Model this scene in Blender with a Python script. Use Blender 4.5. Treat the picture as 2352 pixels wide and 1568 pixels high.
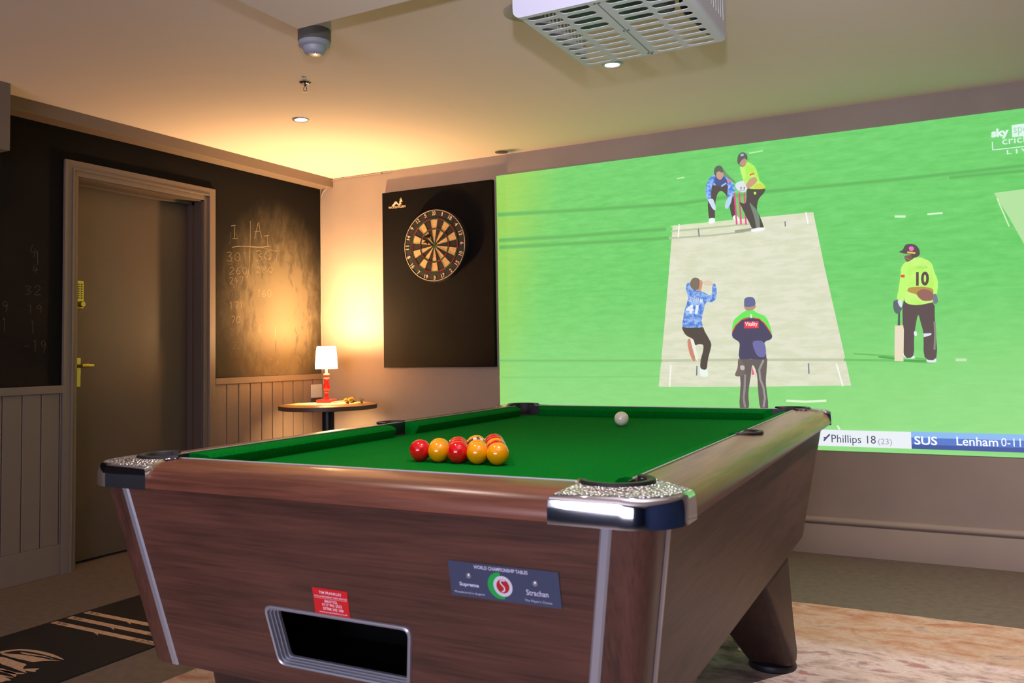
import bpy, bmesh, math, random
from mathutils import Vector, Matrix
from mathutils.geometry import tessellate_polygon
random.seed(7)
S = bpy.context.scene
for o in list(bpy.data.objects):
    bpy.data.objects.remove(o)
COL = S.collection

# ------------------------------------------------------------------ camera
CAM = Vector((3.8159, -4.5419, 1.0156))
CR = Vector((0.8774148, 0.4794249, -0.0171747))
CU = Vector((0.0410579, -0.0393762, 0.9983806))
CF = Vector((-0.4779723, 0.8766991, 0.0542334))
FOC = 1975.576
OX, OY = -40.456, -82.799
cd = bpy.data.cameras.new('camera')
cam = bpy.data.objects.new('camera', cd)
COL.objects.link(cam)
M = Matrix((CR, CU, -CF)).transposed().to_4x4()
M.translation = CAM
cam.matrix_world = M
cd.sensor_width = 36
cd.lens = FOC / 2352 * 36
cd.shift_x = -OX / 2352
cd.shift_y = OY / 2352
cd.clip_start = 0.05
cd.dof.use_dof = True
cd.dof.focus_distance = 3.6
cd.dof.aperture_fstop = 9
S.camera = cam

# ------------------------------------------------------------------ world, view, large lights
S.view_settings.view_transform = 'Standard'
S.view_settings.look = 'None'
S.view_settings.gamma = 1
S.view_settings.exposure = 0.0
S.view_settings.use_curve_mapping = False
w = bpy.data.worlds.new('world')
S.world = w
w.use_nodes = True
w.node_tree.nodes['Background'].inputs[0].default_value = (0.03, 0.032, 0.04, 1)
w.node_tree.nodes['Background'].inputs[1].default_value = 0.3

def light(name, kind, loc, energy, color, target=None, **kw):
    d = bpy.data.lights.new(name, kind)
    d.energy = energy
    d.color = color
    for k, v in kw.items():
        setattr(d, k, v)
    o = bpy.data.objects.new(name, d)
    COL.objects.link(o)
    o.location = loc
    if target is not None:
        o.rotation_euler = (Vector(target) - Vector(loc)).to_track_quat('-Z', 'Y').to_euler()
    return o

# the photographer's flash, tilted up towards the far ceiling
light('camera_flash', 'SPOT', (3.8, -4.5, 1.30), 250, (0.86, 0.86, 1.0), (2.9, -1.2, 3.9),
      spot_size=math.radians(84), spot_blend=1.0, shadow_soft_size=0.03)
# added cool fill from behind the camera, set in an invented window
light('added_cool_fill', 'AREA', (3.0, -7.3, 1.15), 115, (0.84, 0.80, 0.98), (2.8, -2.0, 0.6),
      shape='RECTANGLE', size=2.6, size_y=1.3)

H = 2.204

# ------------------------------------------------------------------ helpers
def ray(px, py):
    return CF + CR * ((px - 1176 - OX) / FOC) - CU * ((py - 784 - OY) / FOC)
def hit(px, py, ax, val):
    v = ray(px, py)
    t = (val - CAM[ax]) / v[ax]
    return CAM + v * t

def srgb(r, g, b):
    def f(c):
        c /= 255
        return c / 12.92 if c <= .04045 else ((c + .055) / 1.055) ** 2.4
    return (f(r), f(g), f(b), 1)

MATS = {}
def mat(name, col, rough=0.6, metal=0.0, spec=0.5, noise=None, bump=None, emit=None, coat=0, trans=0):
    """noise = (scale xyz, colour2, low, high, detail); bump = (scale, strength)"""
    if name in MATS:
        return MATS[name]
    m = bpy.data.materials.new(name)
    m.use_nodes = True
    nt = m.node_tree
    b = nt.nodes['Principled BSDF']
    b.inputs['Base Color'].default_value = col
    b.inputs['Roughness'].default_value = rough
    b.inputs['Metallic'].default_value = metal
    b.inputs['Specular IOR Level'].default_value = spec
    if coat:
        b.inputs['Coat Weight'].default_value = coat
        b.inputs['Coat Roughness'].default_value = 0.08
    if emit:
        b.inputs['Emission Color'].default_value = emit[0]
        b.inputs['Emission Strength'].default_value = emit[1]
    tc = None
    if noise or bump:
        tc = nt.nodes.new('ShaderNodeTexCoord')
    if noise:
        sc, c2, lo, hi, det = noise
        mp = nt.nodes.new('ShaderNodeMapping')
        mp.inputs['Scale'].default_value = sc
        nz = nt.nodes.new('ShaderNodeTexNoise')
        nz.inputs['Scale'].default_value = 1
        nz.inputs['Detail'].default_value = det
        rp = nt.nodes.new('ShaderNodeValToRGB')
        rp.color_ramp.elements[0].position = lo
        rp.color_ramp.elements[0].color = col
        rp.color_ramp.elements[1].position = hi
        rp.color_ramp.elements[1].color = c2
        nt.links.new(tc.outputs['Object'], mp.inputs[0])
        nt.links.new(mp.outputs[0], nz.inputs['Vector'])
        nt.links.new(nz.outputs['Fac'], rp.inputs[0])
        nt.links.new(rp.outputs[0], b.inputs['Base Color'])
    if bump:
        nz = nt.nodes.new('ShaderNodeTexNoise')
        nz.inputs['Scale'].default_value = bump[0]
        nz.inputs['Detail'].default_value = 3
        bp = nt.nodes.new('ShaderNodeBump')
        bp.inputs['Strength'].default_value = bump[1]
        bp.inputs['Distance'].default_value = 0.002
        nt.links.new(tc.outputs['Object'], nz.inputs['Vector'])
        nt.links.new(nz.outputs['Fac'], bp.inputs['Height'])
        nt.links.new(bp.outputs[0], b.inputs['Normal'])
    MATS[name] = m
    return m

def wood(name, axis, dark, light_, rough=0.38, k=1.0):
    """walnut laminate, grain running along axis"""
    if name in MATS:
        return MATS[name]
    m = bpy.data.materials.new(name)
    m.use_nodes = True
    nt = m.node_tree
    b = nt.nodes['Principled BSDF']
    b.inputs['Roughness'].default_value = rough
    tc = nt.nodes.new('ShaderNodeTexCoord')
    def nzs(sc, det, dist):
        s = [sc[0] * k] * 3
        s[axis] = sc[1] * k
        mp = nt.nodes.new('ShaderNodeMapping')
        mp.inputs['Scale'].default_value = s
        n = nt.nodes.new('ShaderNodeTexNoise')
        n.inputs['Scale'].default_value = 1
        n.inputs['Detail'].default_value = det
        n.inputs['Distortion'].default_value = dist
        nt.links.new(tc.outputs['Object'], mp.inputs[0])
        nt.links.new(mp.outputs[0], n.inputs['Vector'])
        return n
    a = nzs((16, 1.8), 6, 0.9)
    c = nzs((190, 7), 4, 0.3)
    mx = nt.nodes.new('ShaderNodeMath')
    mx.operation = 'MULTIPLY_ADD'
    mx.inputs[1].default_value = 0.45
    nt.links.new(c.outputs['Fac'], mx.inputs[0])
    sc = nt.nodes.new('ShaderNodeMath')
    sc.operation = 'MULTIPLY'
    sc.inputs[1].default_value = 0.6
    nt.links.new(a.outputs['Fac'], sc.inputs[0])
    nt.links.new(sc.outputs[0], mx.inputs[2])
    rp = nt.nodes.new('ShaderNodeValToRGB')
    e = rp.color_ramp.elements
    e[0].position = 0.40
    e[0].color = dark
    e[1].position = 0.66
    e[1].color = light_
    nt.links.new(mx.outputs[0], rp.inputs[0])
    nt.links.new(rp.outputs[0], b.inputs['Base Color'])
    MATS[name] = m
    return m

def link(name, me, parent=None, mats=()):
    o = bpy.data.objects.new(name, me)
    COL.objects.link(o)
    for x in mats:
        me.materials.append(x)
    if parent is not None:
        o.parent = parent
    return o

def fin(name, bm, m, parent=None, smooth=False, ang=40):
    bmesh.ops.recalc_face_normals(bm, faces=bm.faces)
    me = bpy.data.meshes.new(name)
    bm.to_mesh(me)
    bm.free()
    o = link(name, me, parent, m if isinstance(m, (list, tuple)) else (m,))
    if smooth:
        for p in me.polygons:
            p.use_smooth = True
        try:
            me.set_sharp_from_angle(angle=math.radians(ang))
        except Exception:
            pass
    return o

def box(bm, lo, hi, bev=0.0, mi=0, seg=2):
    b2 = bmesh.new()
    bmesh.ops.create_cube(b2, size=1)
    lo = Vector(lo); hi = Vector(hi)
    for v in b2.verts:
        v.co = Vector([(lo[i] + hi[i]) / 2 + v.co[i] * (hi[i] - lo[i]) for i in range(3)])
    if bev:
        bmesh.ops.bevel(b2, geom=list(b2.edges), offset=bev, segments=seg, profile=0.5, affect='EDGES')
    merge(bm, b2, mi)

def merge(bm, b2, mi=0, mx=None):
    vm = {}
    for v in b2.verts:
        vm[v] = bm.verts.new(mx @ v.co if mx else v.co)
    for f in b2.faces:
        try:
            nf = bm.faces.new([vm[v] for v in f.verts])
            nf.material_index = mi if mi is not None else f.material_index
            nf.smooth = f.smooth
        except ValueError:
            pass
    b2.free()

def sweep(bm, rings, closed=True, caps=True, mi=0):
    """rings: list of vertex-position loops of equal length"""
    vs = [[bm.verts.new(p) for p in r] for r in rings]
    n = len(vs[0])
    for a, b in zip(vs[:-1], vs[1:]):
        for i in range(n if closed else n - 1):
            j = (i + 1) % n
            f = bm.faces.new((a[i], a[j], b[j], b[i]))
            f.material_index = mi
    if caps and closed:
        for r in (vs[0], vs[-1]):
            f = bm.faces.new(r)
            f.material_index = mi
    return vs

def lathe(bm, prof, c=(0, 0, 0), n=40, ax=2, mi=0):
    c = Vector(c)
    rings = []
    for r, z in prof:
        ring = []
        for i in range(n):
            t = 2 * math.pi * i / n
            p = [0, 0, 0]
            p[(ax + 1) % 3] = max(r, 1e-5) * math.cos(t)
            p[(ax + 2) % 3] = max(r, 1e-5) * math.sin(t)
            p[ax] = z
            ring.append(c + Vector(p))
        rings.append(ring)
    same = prof[0] == prof[-1]
    sweep(bm, rings, caps=not same, mi=mi)

def tube(bm, pts, r, n=8, mi=0):
    pts = [Vector(p) for p in pts]
    rings = []
    up = Vector((0.13, 0.21, 0.97))
    for i, p in enumerate(pts):
        d = (pts[min(i + 1, len(pts) - 1)] - pts[max(i - 1, 0)]).normalized()
        s = d.cross(up)
        if s.length < 1e-3:
            s = d.cross(Vector((1, 0, 0)))
        s.normalize()
        t = d.cross(s)
        rr = r[i] if isinstance(r, (list, tuple)) else r
        rings.append([p + s * rr * math.cos(2 * math.pi * k / n) + t * rr * math.sin(2 * math.pi * k / n) for k in range(n)])
    sweep(bm, rings, mi=mi)

def plate(bm, outer, holes, fn, th, mi=0):
    """2D outline with holes -> solid plate. fn(u,v,d) gives the 3D point, d = 0 front, th back"""
    loops = [[Vector((p[0], p[1], 0)) for p in outer]] + [[Vector((p[0], p[1], 0)) for p in h] for h in holes]
    tris = tessellate_polygon(loops)
    flat = [p for l in loops for p in l]
    A = [bm.verts.new(fn(p.x, p.y, 0)) for p in flat]
    B = [bm.verts.new(fn(p.x, p.y, th)) for p in flat] if th else None
    for t in tris:
        try:
            bm.faces.new([A[i] for i in t]).material_index = mi
            if th:
                bm.faces.new([B[i] for i in reversed(t)]).material_index = mi
        except ValueError:
            pass
    if th:
        k = 0
        for l in loops:
            n = len(l)
            for i in range(n):
                j = (i + 1) % n
                bm.faces.new((A[k + i], A[k + j], B[k + j], B[k + i])).material_index = mi
            k += n

def rrect(x0, y0, x1, y1, r, n=6):
    pts = []
    for cx, cy, a in ((x1 - r, y1 - r, 0), (x0 + r, y1 - r, 90), (x0 + r, y0 + r, 180), (x1 - r, y0 + r, 270)):
        for i in range(n + 1):
            t = math.radians(a + 90 * i / n)
            pts.append((cx + r * math.cos(t), cy + r * math.sin(t)))
    return pts

def smooth_loop(pts, n=4):
    out = []
    m = len(pts)
    for i in range(m):
        p0, p1, p2, p3 = [Vector(pts[(i + k - 1) % m]) for k in range(4)]
        for s in range(n):
            t = s / n
            out.append(0.5 * ((2 * p1) + (-p0 + p2) * t + (2 * p0 - 5 * p1 + 4 * p2 - p3) * t * t + (-p0 + 3 * p1 - 3 * p2 + p3) * t ** 3))
    return [(p.x, p.y) for p in out]

def smooth_path(pts, n=4):
    out = []
    pts = [Vector(p) for p in pts]
    for i in range(len(pts) - 1):
        p0 = pts[max(i - 1, 0)]; p1 = pts[i]; p2 = pts[i + 1]; p3 = pts[min(i + 2, len(pts) - 1)]
        for s in range(n):
            t = s / n
            out.append(0.5 * ((2 * p1) + (-p0 + p2) * t + (2 * p0 - 5 * p1 + 4 * p2 - p3) * t * t + (-p0 + 3 * p1 - 3 * p2 + p3) * t ** 3))
    out.append(pts[-1])
    return out

FONTCACHE = {}
def text(bm, s, o, right, up, wid, hei, mi=0, bold=0.0, shear=0.0):
    """flat lettering stretched into the box spanned by right*wid and up*hei from o"""
    key = (s, bold, shear)
    if key not in FONTCACHE:
        c = bpy.data.curves.new('lettering', 'FONT')
        c.body = s
        c.offset = bold
        c.shear = shear
        c.resolution_u = 3
        c.fill_mode = 'FRONT'
        t = bpy.data.objects.new('lettering', c)
        COL.objects.link(t)
        bpy.context.view_layer.update()
        me = bpy.data.meshes.new_from_object(t.evaluated_get(bpy.context.evaluated_depsgraph_get()))
        bpy.data.objects.remove(t)
        vs = [v.co.copy() for v in me.vertices]
        fs = [list(p.vertices) for p in me.polygons]
        bpy.data.meshes.remove(me)
        FONTCACHE[key] = (vs, fs)
    vs, fs = FONTCACHE[key]
    x0 = min(v.x for v in vs); x1 = max(v.x for v in vs)
    y0 = min(v.y for v in vs); y1 = max(v.y for v in vs)
    o = Vector(o); right = Vector(right); up = Vector(up)
    V = [bm.verts.new(o + right * (wid * (v.x - x0) / (x1 - x0)) + up * (hei * (v.y - y0) / (y1 - y0))) for v in vs]
    for f in fs:
        try:
            bm.faces.new([V[i] for i in f]).material_index = mi
        except ValueError:
            pass

def tag(o, label=None, cat=None, group=None, kind=None):
    if label: o['label'] = label
    if cat: o['category'] = cat
    if group: o['group'] = group
    if kind: o['kind'] = kind
    return o

def empty(name, loc, label, cat, rz=0, group=None, kind=None):
    o = bpy.data.objects.new(name, None)
    COL.objects.link(o)
    o.location = loc
    o.rotation_euler = (0, 0, rz)
    o.empty_display_size = 0.1
    return tag(o, label, cat, group, kind)

def struct(o):
    o['kind'] = 'structure'
    return o

# ------------------------------------------------------------------ materials
TAUPE = srgb(158, 143, 133)
m_wall = mat('painted_wall', TAUPE, 0.75, bump=(60, 0.12), noise=((3, 3, 3), srgb(150, 136, 127), .35, .7, 4))
m_wallL = mat('painted_wood_trim', srgb(118, 102, 92), 0.5, bump=(35, 0.08))
m_ceil = mat('ceiling_paint', srgb(224, 208, 200), 0.85, bump=(50, 0.08))
m_door = mat('door_paint', srgb(84, 69, 60), 0.5, bump=(30, 0.05))
m_floor = mat('floor_vinyl', srgb(104, 90, 80), 0.6, noise=((30, 30, 30), srgb(92, 80, 71), .4, .65, 6), bump=(120, 0.2))
m_black = mat('black_board', srgb(26, 24, 25), 0.6)
m_chrome = mat('chrome', (0.78, 0.79, 0.82, 1), 0.07, 1.0)
m_silver = mat('brushed_aluminium', srgb(172, 174, 186), 0.32, 0.6)
m_brass = mat('brass', srgb(196, 182, 84), 0.42, 0.7)
m_rubber = mat('black_rubber', srgb(26, 26, 32), 0.45)
WD, WL = srgb(62, 38, 31), srgb(94, 58, 47)
m_woodx = wood('walnut_laminate_across', 0, WD, WL)
m_woody = wood('walnut_laminate_along', 1, WD, WL)
m_woodz = wood('walnut_laminate_upright', 2, WD, WL)
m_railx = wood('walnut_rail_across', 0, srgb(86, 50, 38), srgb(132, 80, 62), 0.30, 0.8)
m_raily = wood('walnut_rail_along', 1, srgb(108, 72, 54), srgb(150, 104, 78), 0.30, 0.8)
m_felt = mat('green_felt', srgb(0, 122, 36), 0.9, spec=0.03, noise=((220, 220, 220), srgb(0, 100, 28), .35, .7, 2), bump=(700, 0.25))
b = m_felt.node_tree.nodes['Principled BSDF']
b.inputs['Sheen Weight'].default_value = 0.0
b.inputs['Sheen Tint'].default_value = srgb(60, 200, 90)
m_white = mat('white_paint', srgb(225, 222, 218), 0.4)
m_wirewhite = mat('white_wire', srgb(220, 190, 160), 0.4)

# ------------------------------------------------------------------ room shell
XR, YR = 6.3, -7.5
bm = bmesh.new()
box(bm, (-.3, YR - .1, -.1), (XR + .1, .15, 0))
struct(fin('floor', bm, m_floor))
bm = bmesh.new()
box(bm, (-.3, YR - .1, H), (XR + .1, .15, H + .1))
struct(fin('ceiling', bm, m_ceil))
bm = bmesh.new()
box(bm, (-.0, 0, 0), (XR, .12, H))
struct(fin('wall_back', bm, m_wall))
bm = bmesh.new()
box(bm, (XR, YR, 0), (XR + .1, .12, H))
struct(fin('wall_right', bm, mat('navy_wall', srgb(28, 50, 92), .8)))
# rear wall with an opening for the added, unseen window
bm = bmesh.new()
plate(bm, [(0, 0), (XR, 0), (XR, H), (0, H)], [[(1.5, .75), (4.5, .75), (4.5, 2.0), (1.5, 2.0)]],
      lambda u, v, d: Vector((u, YR - d, v)), .1)
struct(fin('wall_front', bm, mat('navy_wall', srgb(34, 44, 72), .8)))
wn = empty('added_window_1', (3.0, YR, 0), 'added window behind the camera, unseen, for fill light', 'window', kind='structure')
wn['kind'] = 'structure'
bm = bmesh.new()
plate(bm, [(-1.5, .75), (1.5, .75), (1.5, 2.0), (-1.5, 2.0)],
      [[(-1.45, .8), (-.03, .8), (-.03, 1.95), (-1.45, 1.95)], [(.03, .8), (1.45, .8), (1.45, 1.95), (.03, 1.95)]],
      lambda u, v, d: Vector((u, -.02 - d, v)), .05)
fin('added_window_frame', bm, m_white, wn)
bm = bmesh.new()
box(bm, (-1.45, -.06, .8), (1.45, -.055, 1.95))
fin('added_window_pane', bm, mat('fill_glow_pane', (.8, .85, .9, 1), .2, emit=((.62, .72, 1, 1), 1.6)), wn)  # glowing pane of the invented window, added as cool fill
# left wall with the door opening
DY0, DY1, DZ = -1.832, -1.025, 1.920
bm = bmesh.new()
plate(bm, [(YR, 0), (DY0, 0), (DY0, DZ), (DY1, DZ), (DY1, 0), (0.12, 0), (0.12, H), (YR, H)], [],
      lambda u, v, d: Vector((-d, u, v)), .16)
struct(fin('wall_left', bm, mat('charcoal_wall', srgb(26, 27, 34), .8)))

# wainscot and dado rail on the left wall (with grooves as geometry)
def wainscot(name, y0, y1, grooves):
    bm = bmesh.new()
    zt, zb = .862, .142
    edges = [y0] + sorted(g for g in grooves if y0 < g < y1) + [y1]
    for a, b_ in zip(edges[:-1], edges[1:]):
        box(bm, (.0, a + .0025, zb), (.010, b_ - .0025, zt), .0022)
    box(bm, (.0, y0, zb), (.004, y1, zt))
    box(bm, (0, y0, 0), (.013, y1, zb), .002)
    box(bm, (0, y0, .855), (.022, y1, .8927), .003)
    return struct(fin(name, bm, m_wallL))
wainscot('trim_1', -.951, -.001, [-.855 + .0948 * i for i in range(9)])
wainscot('trim_2', -4.6, -1.904, [-1.915 - .0935 * i for i in range(28)])
# boxed bulkhead along the top of the left wall
bm = bmesh.new()
box(bm, (0, -4.6, 2.143), (.1147, -.001, H), .002)
struct(fin('trim_3', bm, m_wallL))
bm = bmesh.new()
box(bm, (.0, -4.6, 1.912), (.262, -2.333, H), .002)
struct(fin('trim_4', bm, m_wallL))
# dropped slab on the ceiling
bm = bmesh.new()
box(bm, (1.95, -4.0, H - .125), (4.4, -2.425, H))
struct(fin('trim_5', bm, m_ceil))
# baseboard of the screen wall
prof = [(0, 0), (-.018, 0), (-.018, .140), (-.014, .146), (-.022, .152), (-.025, .160), (-.022, .170), (-.012, .176), (0, .178)]
bm = bmesh.new()
sweep(bm, [[Vector((x, p[0], p[1])) for p in prof] for x in (.012, XR)])
struct(fin('baseboard_back', bm, m_wall, smooth=True, ang=50))

# ------------------------------------------------------------------ door
dr = empty('door_1', (0, -1.43, 0), 'taupe painted flush door with brass handle and keypad', 'door', kind='structure')
DO = Vector((0, -1.43, 0))
def rel(p, o):
    return Vector(p) - o
bm = bmesh.new()
box(bm, (-.142, DY0 + .012 + 1.43, .012), (-.098, DY1 - .012 + 1.43, DZ - .012), .002)
leaf = fin('door_leaf', bm, m_door, dr)
bm = bmesh.new()
for a, b_ in (((-.16, DY0, 0), (.002, DY0 + .012, DZ)), ((-.16, DY1 - .012, 0), (.002, DY1, DZ)), ((-.16, DY0, DZ - .012), (.002, DY1, DZ)),
              ((-.097, DY1 - .028, 0), (-.060, DY1 - .010, DZ)), ((-.097, DY0 + .010, 0), (-.060, DY0 + .028, DZ)), ((-.097, DY0, DZ - .028), (-.060, DY1, DZ - .010))):
    box(bm, rel(a, DO), rel(b_, DO), .001)
fin('door_jamb', bm, m_door, dr)
bm = bmesh.new()
OY0, OY1, OZ = -1.904, -.951, 1.987
def casing(i0, o0, x):
    # mitred frame between inner offset i0 and outer offset o0 of the opening
    def L(d):
        return [(DY0 - d + 1.43, 0), (DY0 - d + 1.43, DZ + d * .95), (DY1 + d + 1.43, DZ + d * .95), (DY1 + d + 1.43, 0)]
    A, B = L(i0), L(o0)
    for k in range(3):
        q = [A[k], A[k + 1], B[k + 1], B[k]]
        fr = [bm.verts.new((x, y, z)) for y, z in q]
        bk = [bm.verts.new((0, y, z)) for y, z in q]
        bm.faces.new(fr)
        bm.faces.new(bk[::-1])
        for i in range(4):
            bm.faces.new((fr[i], fr[(i + 1) % 4], bk[(i + 1) % 4], bk[i]))
casing(-.002, .030, .012)
casing(.026, .034, .026)
casing(.032, .073, .021)
fin('door_casing', bm, m_wallL, dr)
# brass lever handle and keypad lock
def dloc(px, py, x):
    p = hit(px, py, 0, x)
    return p - DO
bm = bmesh.new()
p0 = dloc(175.5, 889, -.096); p1 = dloc(175.5, 822, -.096)
yc = p0.y + .001
box(bm, (-.098, yc - .019, p0.z), (-.092, yc + .019, p1.z), .002)
hp = fin('handle_plate', bm, m_brass, dr)
bm = bmesh.new()
zl = dloc(200, 840, -.05).z
tube(bm, [(-.095, yc, zl), (-.050, yc, zl)], .009, 12)
ye = dloc(214, 839, -.05).y
tube(bm, [(-.050, yc - .006, zl), (-.048, yc + .03, zl + .001), (-.048, (yc + ye) / 2, zl), (-.050, ye, zl + .001)], [.010, .011, .010, .009], 12)
lev = fin('lever', bm, m_brass, hp, True)
bm = bmesh.new()
q0 = dloc(178.5, 709, -.090); q1 = dloc(178.5, 645, -.090)
box(bm, (-.098, q0.y - .022, q0.z), (-.072, q0.y + .020, q1.z), .004)
kp = fin('keypad_lock', bm, m_brass, dr)
tag(kp, 'brass keypad lock')
bm = bmesh.new()
for i in range(7):
    for j in (-1, 1):
        z = q1.z - .018 - i * .0115
        box(bm, (-.0722, q0.y + j * .009 - .004, z - .003), (-.069, q0.y + j * .009 + .004, z + .003), .001)
fin('key_buttons', bm, mat('dark_brass', srgb(110, 92, 40), .4, .8), kp)
bm = bmesh.new()
lathe(bm, [(.016, -.072), (.016, -.052), (.012, -.046), (0, -.046)], (0, q0.y, q0.z + .022), 20, 0)
fin('turn_knob', bm, m_brass, kp, True)

# ------------------------------------------------------------------ chalkboard around the door
def chalk_material():
    m = bpy.data.materials.new('chalkboard_paint')
    m.use_nodes = True
    nt = m.node_tree
    b = nt.nodes['Principled BSDF']
    b.inputs['Roughness'].default_value = .8
    b.inputs['Specular IOR Level'].default_value = .1
    tc = nt.nodes.new('ShaderNodeTexCoord')
    def nz(sc, det, rough=.5):
        mp = nt.nodes.new('ShaderNodeMapping')
        mp.inputs['Scale'].default_value = sc
        n = nt.nodes.new('ShaderNodeTexNoise')
        n.inputs['Scale'].default_value = 1
        n.inputs['Detail'].default_value = det
        n.inputs['Roughness'].default_value = rough
        n.inputs['Distortion'].default_value = .6
        nt.links.new(tc.outputs['Object'], mp.inputs[0])
        nt.links.new(mp.outputs[0], n.inputs['Vector'])
        return n.outputs['Fac']
    def blob(c, r, pw=1.0):
        # smudge: 1 at c fading to 0 at radius r
        mp = nt.nodes.new('ShaderNodeMapping')
        mp.vector_type = 'POINT'
        mp.inputs['Location'].default_value = [-c[i] / r[i] for i in range(3)]
        mp.inputs['Scale'].default_value = [1 / x for x in r]
        g = nt.nodes.new('ShaderNodeVectorMath')
        g.operation = 'LENGTH'
        nt.links.new(tc.outputs['Object'], mp.inputs[0])
        nt.links.new(mp.outputs[0], g.inputs[0])
        mr = nt.nodes.new('ShaderNodeMapRange')
        mr.interpolation_type = 'SMOOTHSTEP'
        mr.inputs[1].default_value = 1.0
        mr.inputs[2].default_value = 0.0
        nt.links.new(g.outputs['Value'], mr.inputs[0])
        return mr.outputs[0]
    def mth(op, a, b_):
        n = nt.nodes.new('ShaderNodeMath')
        n.operation = op
        for i, x in enumerate((a, b_)):
            if isinstance(x, (int, float)):
                n.inputs[i].default_value = x
            else:
                nt.links.new(x, n.inputs[i])
        return n.outputs[0]
    big = blob((0, -.42, 1.32), (5, .62, .80))
    mid = blob((0, -.52, 1.24), (5, .20, .60))
    mid2 = blob((0, -.24, 1.16), (5, .26, .42))
    n1 = nz((1, 9, 4.5), 6, .62)
    n2 = nz((1, 22, 10), 6, .62)
    base = mth('MULTIPLY', big, mth('MULTIPLY', n1, n2))
    base = mth('MULTIPLY', base, 2.9)
    add = mth('MULTIPLY', mth('MULTIPLY', mth('ADD', mid, mth('MULTIPLY', mid2, .75)), mth('MULTIPLY', mth('POWER', n2, 2.0), n1)), 1.05)
    tot = mth('ADD', base, add)
    rp = nt.nodes.new('ShaderNodeValToRGB')
    e = rp.color_ramp.elements
    e[0].position = .03
    e[0].color = srgb(19, 17, 17)
    e[1].position = .50
    e[1].color = srgb(88, 78, 64)
    nt.links.new(tot, rp.inputs[0])
    nt.links.new(rp.outputs[0], b.inputs['Base Color'])
    return m
bm = bmesh.new()
plate(bm, [(-7.4, .894), (OY0 - .001, .894), (OY0 - .001, OZ + .002), (OY1 + .001, OZ + .002), (OY1 + .001, .894), (-.006, .894), (-.006, 2.1425), (-7.4, 2.1425)], [],
      lambda u, v, d: Vector((.006 - d, u, v)), .006)
cb = fin('chalkboard', bm, chalk_material())
tag(cb, 'black chalkboard wall around the door with smeared chalk scores', 'chalkboard')
def L3(x, y):   # photo crop -> chalkboard
    p = hit(480 + x / 3.733, 380 + y / 3.733, 0, .0065)
    return p
def stroke(bm, pts, wd, x=.0066):
    pts = [Vector(p) for p in pts]
    vs = []
    for i, p in enumerate(pts):
        d = pts[min(i + 1, len(pts) - 1)] - pts[max(i - 1, 0)]
        d.x = 0
        n = Vector((0, -d.z, d.y)).normalized() * wd * random.uniform(.6, 1.1)
        vs.append((bm.verts.new((x, p.y + n.y, p.z + n.z)), bm.verts.new((x, p.y - n.y, p.z - n.z))))
    for a, b_ in zip(vs[:-1], vs[1:]):
        bm.faces.new((a[0], a[1], b_[1], b_[0]))
m_chalk = mat('chalk', srgb(120, 106, 86), .9)
m_chalkf = mat('faint_chalk', srgb(70, 63, 54), .9)
bm = bmesh.new()
bf = bmesh.new()
def st3(pts, wd=.0028, f=False):
    stroke(bf if f else bm, smooth_path([L3(*p) for p in pts], 3), wd * .72)
st3([(355, 475), (352, 700), (345, 860), (330, 965)], .003)
st3([(198, 702), (250, 692), (350, 695), (440, 700), (520, 690)], .004)
st3([(440, 700), (510, 718), (570, 735)], .002)
st3([(190, 518), (228, 512)], .004); st3([(218, 515), (218, 625)]); st3([(200, 627), (248, 627)])
st3([(390, 627), (408, 550), (425, 488), (436, 550), (452, 620)]); st3([(390, 568), (440, 562)])
st3([(475, 605), (515, 598)], .003); st3([(500, 602), (503, 690)], .002)
st3([(188, 570), (185, 640), (170, 675)], .002, True); st3([(230, 575), (250, 640), (262, 680)], .002, True)
DIG = {'0': [[(.5, 1), (.1, .7), (.1, .3), (.5, 0), (.9, .3), (.9, .7), (.5, 1)]], '1': [[(.3, .85), (.55, 1), (.5, 0)]],
       '2': [[(.1, .8), (.5, 1), (.9, .75), (.5, .35), (.1, 0), (.95, .05)]], '3': [[(.1, .95), (.6, 1), (.85, .8), (.4, .55), (.9, .3), (.6, 0), (.1, .08)]],
       '4': [[(.4, 1), (.1, .4), (.9, .42)], [(.65, .7), (.6, 0)]], '5': [[(.9, 1), (.25, .95), (.2, .55), (.7, .6), (.85, .25), (.4, 0), (.1, .1)]],
       '6': [[(.75, 1), (.25, .6), (.15, .2), (.5, 0), (.85, .25), (.5, .5), (.2, .3)]], '7': [[(.1, .95), (.9, 1), (.4, 0)]],
       '8': [[(.5, .55), (.15, .8), (.5, 1), (.85, .8), (.5, .55), (.1, .25), (.5, 0), (.9, .25), (.5, .55)]],
       '9': [[(.8, .8), (.45, 1), (.15, .75), (.45, .5), (.8, .75), (.75, .3), (.6, 0)]], '-': [[(0, .5), (1, .55)]]}
def digits(s, x, y, wd, ht, f=False, fn=st3, pen=.002):
    global bm, bf
    keep = (bm, bf)
    bm, bf = bmesh.new(), bmesh.new()
    digits_(s, x, y, wd, ht, f, fn, pen)
    if f or fn is not st3:
        bm.free()
        fin('faint_chalk_score', bf, m_chalkf, cb)
    else:
        bf.free()
        fin('chalk_score', bm, m_chalk, cb)
    bm, bf = keep
def digits_(s, x, y, wd, ht, f, fn, pen):
    for ch in s:
        if ch in DIG:
            for st in DIG[ch]:
                fn([(x + a * wd + random.uniform(-3, 3), y + ht - b_ * ht + random.uniform(-3, 3)) for a, b_ in st], pen, f)
        x += wd * 1.25
digits('301', 148, 745, 55, 75)
digits('301', 398, 730, 60, 85, pen=.0028)
digits('30', 400, 800, 50, 50, True)
digits('260', 172, 870, 45, 62)
digits('280', 400, 868, 42, 48)
digits('301', 160, 775, 50, 70, True)
digits('304', 425, 745, 55, 80, True)
digits('501', 440, 770, 50, 60, True)
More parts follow.
